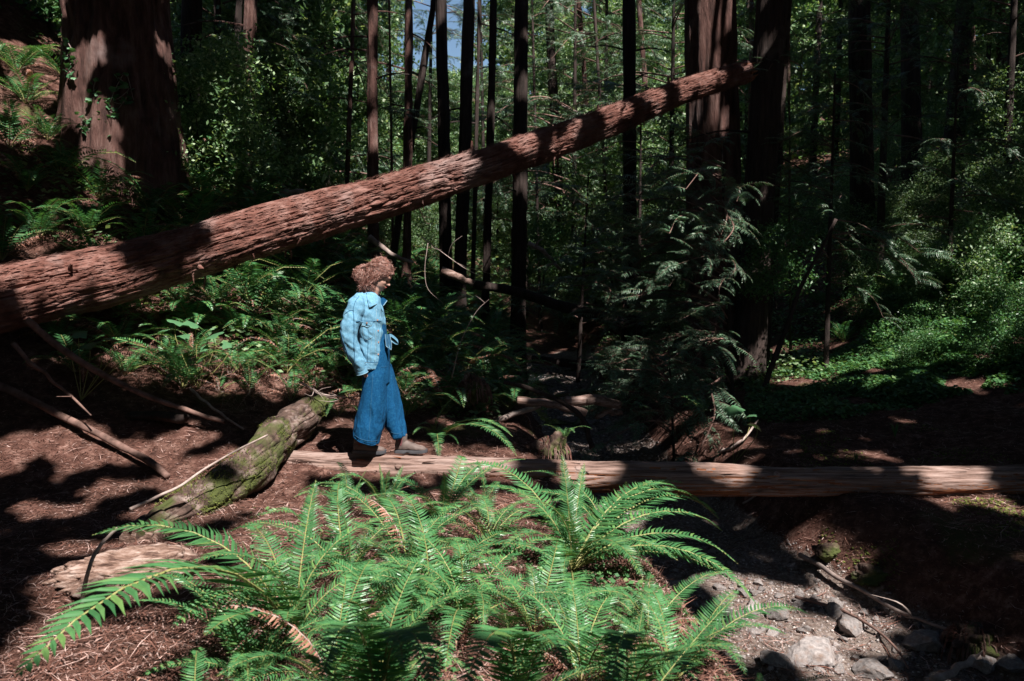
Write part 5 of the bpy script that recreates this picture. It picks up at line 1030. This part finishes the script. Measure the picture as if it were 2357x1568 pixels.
# foreground ferns
for (x, y, Y, r) in [(720, 1200, 3.8, 130), (880, 1200, 4.2, 150), (1040, 1200, 4.3, 160), (1200, 1180, 4.4, 150), (1330, 1150, 4.3, 170), (1480, 1200, 4.2, 150), (1600, 1250, 4.1, 140), (1690, 1330, 4.0, 110), (1300, 1350, 3.5, 170), (1480, 1380, 3.3, 150), (1100, 1330, 3.6, 120),
                     (1180, 1480, 2.6, 130), (1350, 1500, 2.8, 160), (1550, 1520, 2.7, 150), (1700, 1500, 3, 110), (500, 1250, 3.2, 120), (350, 1220, 3.2, 110), (600, 1330, 3.0, 140), (430, 1400, 2.8, 150), (250, 1400, 2.5, 90), (450, 1530, 2.4, 110), (700, 1500, 2.3, 80), (880, 1360, 3.2, 50), (560, 1500, 2.4, 90)]: lit(x, y, Y, r)
# leaning trunk
for (x, y, Y, r) in [(60, 660, 7.7, 70), (170, 630, 7.9, 70), (250, 650, 8.0, 55), (500, 590, 8.6, 60), (560, 560, 8.7, 75), (650, 520, 8.9, 80), (740, 495, 9.1, 80), (830, 470, 9.3, 80), (920, 440, 9.5, 75), (1010, 415, 9.8, 70), (1060, 400, 9.9, 45), (1175, 365, 10.2, 30), (1190, 350, 10.2, 34),
                     (1310, 330, 10.6, 16), (1395, 290, 10.9, 30), (1425, 280, 11, 26), (1490, 245, 11.3, 30), (1560, 222, 11.6, 32), (1610, 200, 11.8, 34), (1640, 195, 12, 24), (1697, 165, 12.3, 20)]: lit(x, y, Y, r)
# left ground, mossy log, pale wood
for (x, y, r) in [(60, 1030, 60), (180, 1060, 60), (300, 1040, 55), (420, 1020, 55), (520, 1060, 60), (420, 1110, 70), (250, 1130, 60), (600, 1100, 70), (300, 1290, 80), (380, 1330, 80), (200, 1350, 60), (600, 1230, 90), (780, 1010, 60), (690, 1150, 80), (80, 1180, 40), (110, 1350, 30), (60, 1480, 36), (180, 1500, 40)]: lit(x, y, None, r)
path_lit([(700, 960), (590, 1060), (430, 1190)], 7.0, 5.4, 90)
# ferns under and above the leaning trunk
for (x, y, r) in [(340, 800, 70), (430, 760, 70), (470, 830, 80), (560, 720, 70), (560, 850, 60), (650, 790, 60), (740, 760, 46), (700, 880, 50), (200, 780, 40), (150, 830, 30), (620, 900, 40), (790, 930, 40), (270, 850, 20), (760, 850, 24)]: lit(x, y, None, r)
for (x, y, r) in [(60, 140, 70), (90, 200, 60), (30, 240, 60), (100, 300, 50), (40, 330, 40), (130, 110, 40), (110, 550, 42), (180, 545, 40), (240, 560, 34), (50, 580, 30), (590, 470, 40), (640, 450, 30), (500, 440, 34), (440, 420, 28), (540, 400, 24), (380, 420, 22), (700, 450, 30), (330, 410, 18), (300, 470, 14), (420, 500, 14)]: lit(x, y, None, r)
for (x, y, r) in [(165, 20, 26), (170, 60, 26), (175, 100, 24), (210, 30, 30), (225, 180, 26), (215, 230, 30), (245, 200, 20), (240, 260, 34), (270, 230, 20), (210, 290, 30), (280, 280, 20), (300, 330, 34), (345, 260, 14), (340, 300, 14), (165, 150, 14), (260, 330, 30)]: lit(x, y, 10.2, r)
# behind the person, creek
for (x, y, Y, r) in [(1010, 1010, 7.3, 50), (1100, 990, 7.3, 50), (1160, 1040, 7.1, 40), (960, 1010, 7.3, 30), (1290, 1000, 7.6, 40), (1340, 990, 7.7, 36), (1300, 1030, 7.5, 40), (1045, 600, 8.2, 40), (985, 620, 8.1, 40), (1095, 760, 7.7, 30), (1180, 930, 8.8, 26), (1250, 920, 8.8, 26), (1330, 935, 8.8, 26), (1400, 915, 9, 20), (1060, 635, 13, 22), (890, 585, 12, 20)]: lit(x, y, Y, r)
for (x, y, r) in [(1230, 870, 26), (1290, 860, 26), (1330, 855, 22), (1250, 770, 26), (1300, 760, 30), (1290, 730, 26), (1090, 870, 26), (1000, 760, 24), (1060, 720, 22), (1150, 760, 26), (1130, 690, 16), (960, 680, 22), (980, 640, 22), (900, 660, 14), (1040, 830, 16), (940, 800, 18), (1180, 990, 12), (1240, 540, 40), (1260, 600, 20), (1560, 540, 34), (1540, 600, 20)]: lit(x, y, None, r)
# right side
for (x, y, r) in [(1580, 1025, 34), (1640, 1010, 34), (1700, 1020, 30), (1620, 1050, 34), (1820, 1040, 16), (1960, 1050, 26), (2020, 1055, 26), (1740, 1050, 14), (2060, 1068, 14), (1990, 1010, 10),
                  (1800, 880, 20), (1850, 870, 26), (1920, 860, 30), (1990, 840, 34), (2060, 830, 34), (2130, 800, 30), (2200, 770, 30), (2270, 760, 30), (2330, 740, 34), (2100, 880, 20), (2180, 890, 22), (2250, 820, 14), (1900, 900, 16), (2230, 900, 12), (2010, 890, 14),
                  (2050, 640, 36), (2130, 620, 40), (2210, 610, 44), (2290, 600, 46), (2340, 640, 44), (2250, 680, 36), (2150, 700, 28), (2330, 700, 30), (1880, 760, 14), (1940, 700, 12),
                  (1680, 1370, 50), (1740, 1440, 60), (1800, 1500, 60), (1870, 1520, 60), (1920, 1460, 30), (1700, 1480, 50), (1960, 1550, 50), (1640, 1340, 40), (2040, 1560, 30), (1860, 1240, 14), (1900, 1270, 16), (1950, 1320, 18), (2000, 1370, 22), (2050, 1410, 24), (2110, 1440, 20), (2160, 1460, 18), (2210, 1470, 26), (2290, 1530, 20), (2240, 1150, 40), (2310, 1170, 40), (2180, 1160, 26), (2350, 1210, 20)]: lit(x, y, None, r)
for (x, y, Y, r) in [(1900, 330, 11.6, 22), (1890, 380, 11.6, 30), (1900, 440, 11.6, 30), (1880, 500, 11.6, 26), (1900, 550, 11.6, 26), (1870, 600, 11.6, 24), (1920, 480, 11.6, 16), (1690, 260, 13, 14), (1690, 330, 13, 14), (1695, 400, 13, 13), (1698, 480, 13, 13), (1700, 560, 13, 12), (1650, 40, 13, 15), (1655, 90, 13, 14), (1660, 140, 13, 13), (1700, 640, 13, 9), (1850, 60, 13, 16), (1905, 45, 13, 14),
                     (1620, 700, 9.4, 24), (1560, 760, 9.2, 26), (1480, 770, 9.2, 26), (1640, 790, 9.4, 20), (1520, 880, 9, 12), (1700, 880, 9, 12), (1400, 680, 10, 14), (1430, 760, 9, 16), (1690, 690, 9.4, 14), (1780, 620, 12, 18), (1800, 500, 12, 18), (1790, 700, 12, 18)]: lit(x, y, Y, r)
def litarea(x0, y0, x1, y1, step, r, Y=None, prob=1.0):
    for x in np.arange(x0, x1, step):
        for y in np.arange(y0, y1, step):
            if random.random() < prob: lit(x+random.uniform(-.3, .3)*step, y+random.uniform(-.3, .3)*step, Y, r*random.uniform(.8, 1.2))
litarea(620, 1180, 1500, 1560, 90, 80, None, .9); litarea(620, 1100, 1640, 1560, 110, 105, 3.6, .85); litarea(700, 1060, 1560, 1300, 110, 110, 4.6); litarea(660, 1300, 1660, 1560, 120, 110, 2.7, .55)
for q in [(1740, 1420, 80), (1700, 1350, 56), (1800, 1480, 70), (1900, 1530, 70), (1970, 1556, 46)]: lit(q[0], q[1], None, q[2])
for q in [(2235, 1150, 60), (2310, 1175, 50), (1850, 1235, 26), (1890, 1270, 26), (1940, 1310, 28), (1990, 1360, 30), (2050, 1410, 30), (2120, 1445, 28), (2200, 1470, 34), (2270, 1500, 34), (1230, 870, 34), (1300, 862, 34), (1260, 765, 34)]: lit(*q[:2], None, q[2])
litarea(140, 1190, 700, 1560, 110, 100, 3.0, .9); litarea(100, 1300, 700, 1560, 120, 110, 2.4, .8); litarea(1790, 800, 2357, 895, 44, 30, None, .55); litarea(2000, 520, 2357, 740, 60, 40, 11.3, .6); litarea(1980, 560, 2357, 740, 56, 42, None, .75)
litarea(940, 600, 1200, 920, 66, 24, None, .5); litarea(860, 560, 1180, 660, 60, 22, None, .5); litarea(60, 380, 760, 520, 80, 24, None, .4); litarea(0, 1010, 640, 1250, 80, 46, None, .52); litarea(60, 1250, 640, 1560, 95, 52, None, .5); litarea(1690, 1380, 2040, 1560, 60, 46, None, .85)
litarea(300, 700, 780, 900, 60, 42, None, .75); litarea(1440, 680, 1720, 860, 60, 34, 9.4, .5); litarea(940, 960, 1200, 1050, 50, 40, 7.3, .7)
SP = np.array(SPOT); SPOT.clear()
for (x, y, Y, r) in [(1112, 385, 10.0, 24), (1250, 322, 10.4, 30), (1349, 300, 10.8, 16), (1447, 262, 11.1, 15), (1524, 232, 11.5, 11), (1668, 175, 12.1, 16), (330, 590, 8.15, 50), (400, 600, 8.3, 60), (1225, 1100, 6.6, 38), (1500, 1105, 6.6, 62), (1450, 1105, 6.6, 26), (1800, 1105, 6.6, 56), (1870, 1105, 6.6, 20), (2320, 1100, 6.6, 46),
                     (1600, 60, 13, 42), (1605, 300, 13, 42), (1610, 480, 13, 44), (1615, 650, 13, 44), (1777, 100, 12.5, 44), (1770, 300, 12.5, 44), (1750, 500, 12.5, 40), (1740, 700, 12.5, 40), (350, 130, 10.3, 70), (365, 240, 10.3, 52), (340, 40, 10.3, 80), (360, 310, 10.3, 30)]: lit(x, y, Y, r)
for (x, y, r) in [(1560, 1210, 60), (1700, 1230, 60), (1880, 1400, 26), (2150, 1540, 40), (2150, 1300, 90), (2280, 1380, 90), (1900, 960, 40), (2050, 960, 50), (2200, 960, 60), (2330, 960, 60), (300, 930, 40), (120, 900, 60), (560, 930, 40)]: lit(x, y, None, r)
SH = np.array(SPOT)
def shade_layer(x0, x1, y0, y1, z0, z1, n, size, region, fleck):
    C = np.stack([RNG.uniform(x0, x1, n), RNG.uniform(y0, y1, n), RNG.uniform(z0, z1, n)], -1)
    G_ = C-SUN_N*((C[:, 2:3])/SUN_N[2])            # where the leaf's shadow falls at z = 0
    k = region(G_[:, 0], G_[:, 1])
    k &= C[:, 2] > EYE+.62+.375*np.maximum(C[:, 1], 0)      # never hangs into view
    C = C[k]; keep = np.ones(len(C), bool)
    for s in SP:
        d = s[:3]-C; t = d@SUN_N; q = d-t[:, None]*SUN_N; keep &= (q*q).sum(1) > (s[3]+size*.35)**2
    dk = np.zeros(len(C), bool)
    for s in SH:
        d = s[:3]-C; t = d@SUN_N; q = d-t[:, None]*SUN_N; dk |= (q*q).sum(1) < s[3]**2
    dk &= C[:, 2] < 10; keep |= dk
    C = C[keep]; dk = dk[keep]
    g = C-SUN_N*((C[:, 2:3])/SUN_N[2]); nz = vnoise(np.stack([g[:, 0]*2.3, g[:, 1]*2.3, np.zeros(len(g))], -1)); C = C[(nz < (fleck(g[:, 0], g[:, 1]) if callable(fleck) else fleck)) | dk]
    nrm = SUN_N+rnd_dirs(len(C))*.45; nrm /= np.linalg.norm(nrm, axis=1)[:, None]; u = np.cross(nrm, rnd_dirs(len(C))); u /= np.linalg.norm(u, axis=1)[:, None]; w = np.cross(nrm, u)
    s = size*RNG.uniform(.75, 1.2, len(C))[:, None]; return C, u*s, w*s*.75
LY = [shade_layer(-16, 16, -16, 12, 9.0, 9.8, 130000, .16, lambda x, y: (y < 15.5) & (y > -12), .96),
      shade_layer(-12, 30, -6, 24, 13.5, 15, 90000, .22, lambda x, y: (y > 14.5) & (y < 38) & ((x > 3.4) | (x < -6.5) | (y < 21.3)), lambda x, y: np.where(x < 3.2, .70, .88))]
CC = np.vstack([l[0] for l in LY]); CU = np.vstack([l[1] for l in LY]); CW = np.vstack([l[2] for l in LY])
hosts = [(TREES[0][0], TREES[0][1][0][:2]), (TREES[1][0], TREES[1][1][0][:2]), (TREES[2][0], TREES[2][1][0][:2])]
for k in (18, 19, 20): hosts.append((TREES[k][0], TREES[k][1][0][:2]))
for (x, y, lab) in [(-4.5, -3.5, 'unseen redwood added behind the viewpoint on the left, carrying shading leaves'), (12.5, -4.0, 'unseen redwood added behind the viewpoint on the right, carrying shading leaves'), (9.5, 1.0, 'unseen redwood added beyond the right edge of the view, carrying shading leaves'), (-9.0, 3.0, 'unseen redwood added beyond the left edge of the view, carrying shading leaves'), (0, -11, 'unseen redwood added far behind the viewpoint, carrying shading leaves'), (11, 7, 'unseen redwood added on the right bank outside the view, carrying shading leaves'), (-12, -7, 'unseen redwood added on the left bank behind the viewpoint, carrying shading leaves')]:
    z = tz(x, y); root = thing('redwood_tree', lab, 'tree', (x, y, z)); V, Fc = tube(smooth_path([(0, 0, -.4), (0, 0, 4), (0, 0, 10), (.1, 0, 20)], 40), np.linspace(.5, .3, 40), 30, lambda a, b, s: .04*(vnoise(np.stack([a*12, b*12, s*.6], -1))-.5)); link('trunk', me_new('trunk', V, Fc, M['bark_dark'], True), root); hosts.append((root, np.array([x, y])))  # added out-of-view trees that hold up the shading leaves
HB = np.array([h[1] for h in hosts]); own = np.argmin(((CC[:, None, :2]-HB[None])**2).sum(-1), 1)
for k, (root, _) in enumerate(hosts):
    s = own == k
    if s.sum() < 10: continue
    V, Fc = quads_from(CC[s]-np.array(root.location), CU[s], CW[s]); o = link('crown', me_new('crown', V, Fc, M['shade_canopy']), root)  # added shading leaves, parented to the nearest trunk as its crown
    for q in range(14):     # added limbs reaching up to the shading leaves
        c = CC[s][RNG.integers(0, s.sum())]-np.array(root.location); t0 = np.array([0, 0, max(c[2]-1.0, 5)]); V2, F2 = tube(smooth_path([t0, t0*.5+c*.5+np.array([0, 0, .5]), c], 10), np.linspace(.07, .015, 10), 6)
        m_ = np.array(root.location)+c
        link('limb', me_new('limb', V2, F2, M['bark_dark'], True), root)
for k in range(64):    # unseen trees added behind and beside the viewpoint to block sky light
    a = random.uniform(math.radians(-215), math.radians(35)); d = random.uniform(13, 30); x, y = d*math.cos(a), d*math.sin(a)
    if y > 0 and abs(x) < .75*y+3: continue
    s = random.uniform(.75, 1.0)*(1 if d > 17 else .8); plant('forest_tree', 'tree', 'unseen leafy tree added to block sky light '+('beside' if y > -5 else 'behind')+' the viewpoint, '+('left' if x < 0 else 'right'), 'unseen trees added to block sky light', (x, y, tz(x, y)-.1), random.choice(CROWN), random.choice(TR), s, 1)
print('objects', len(bpy.data.objects))
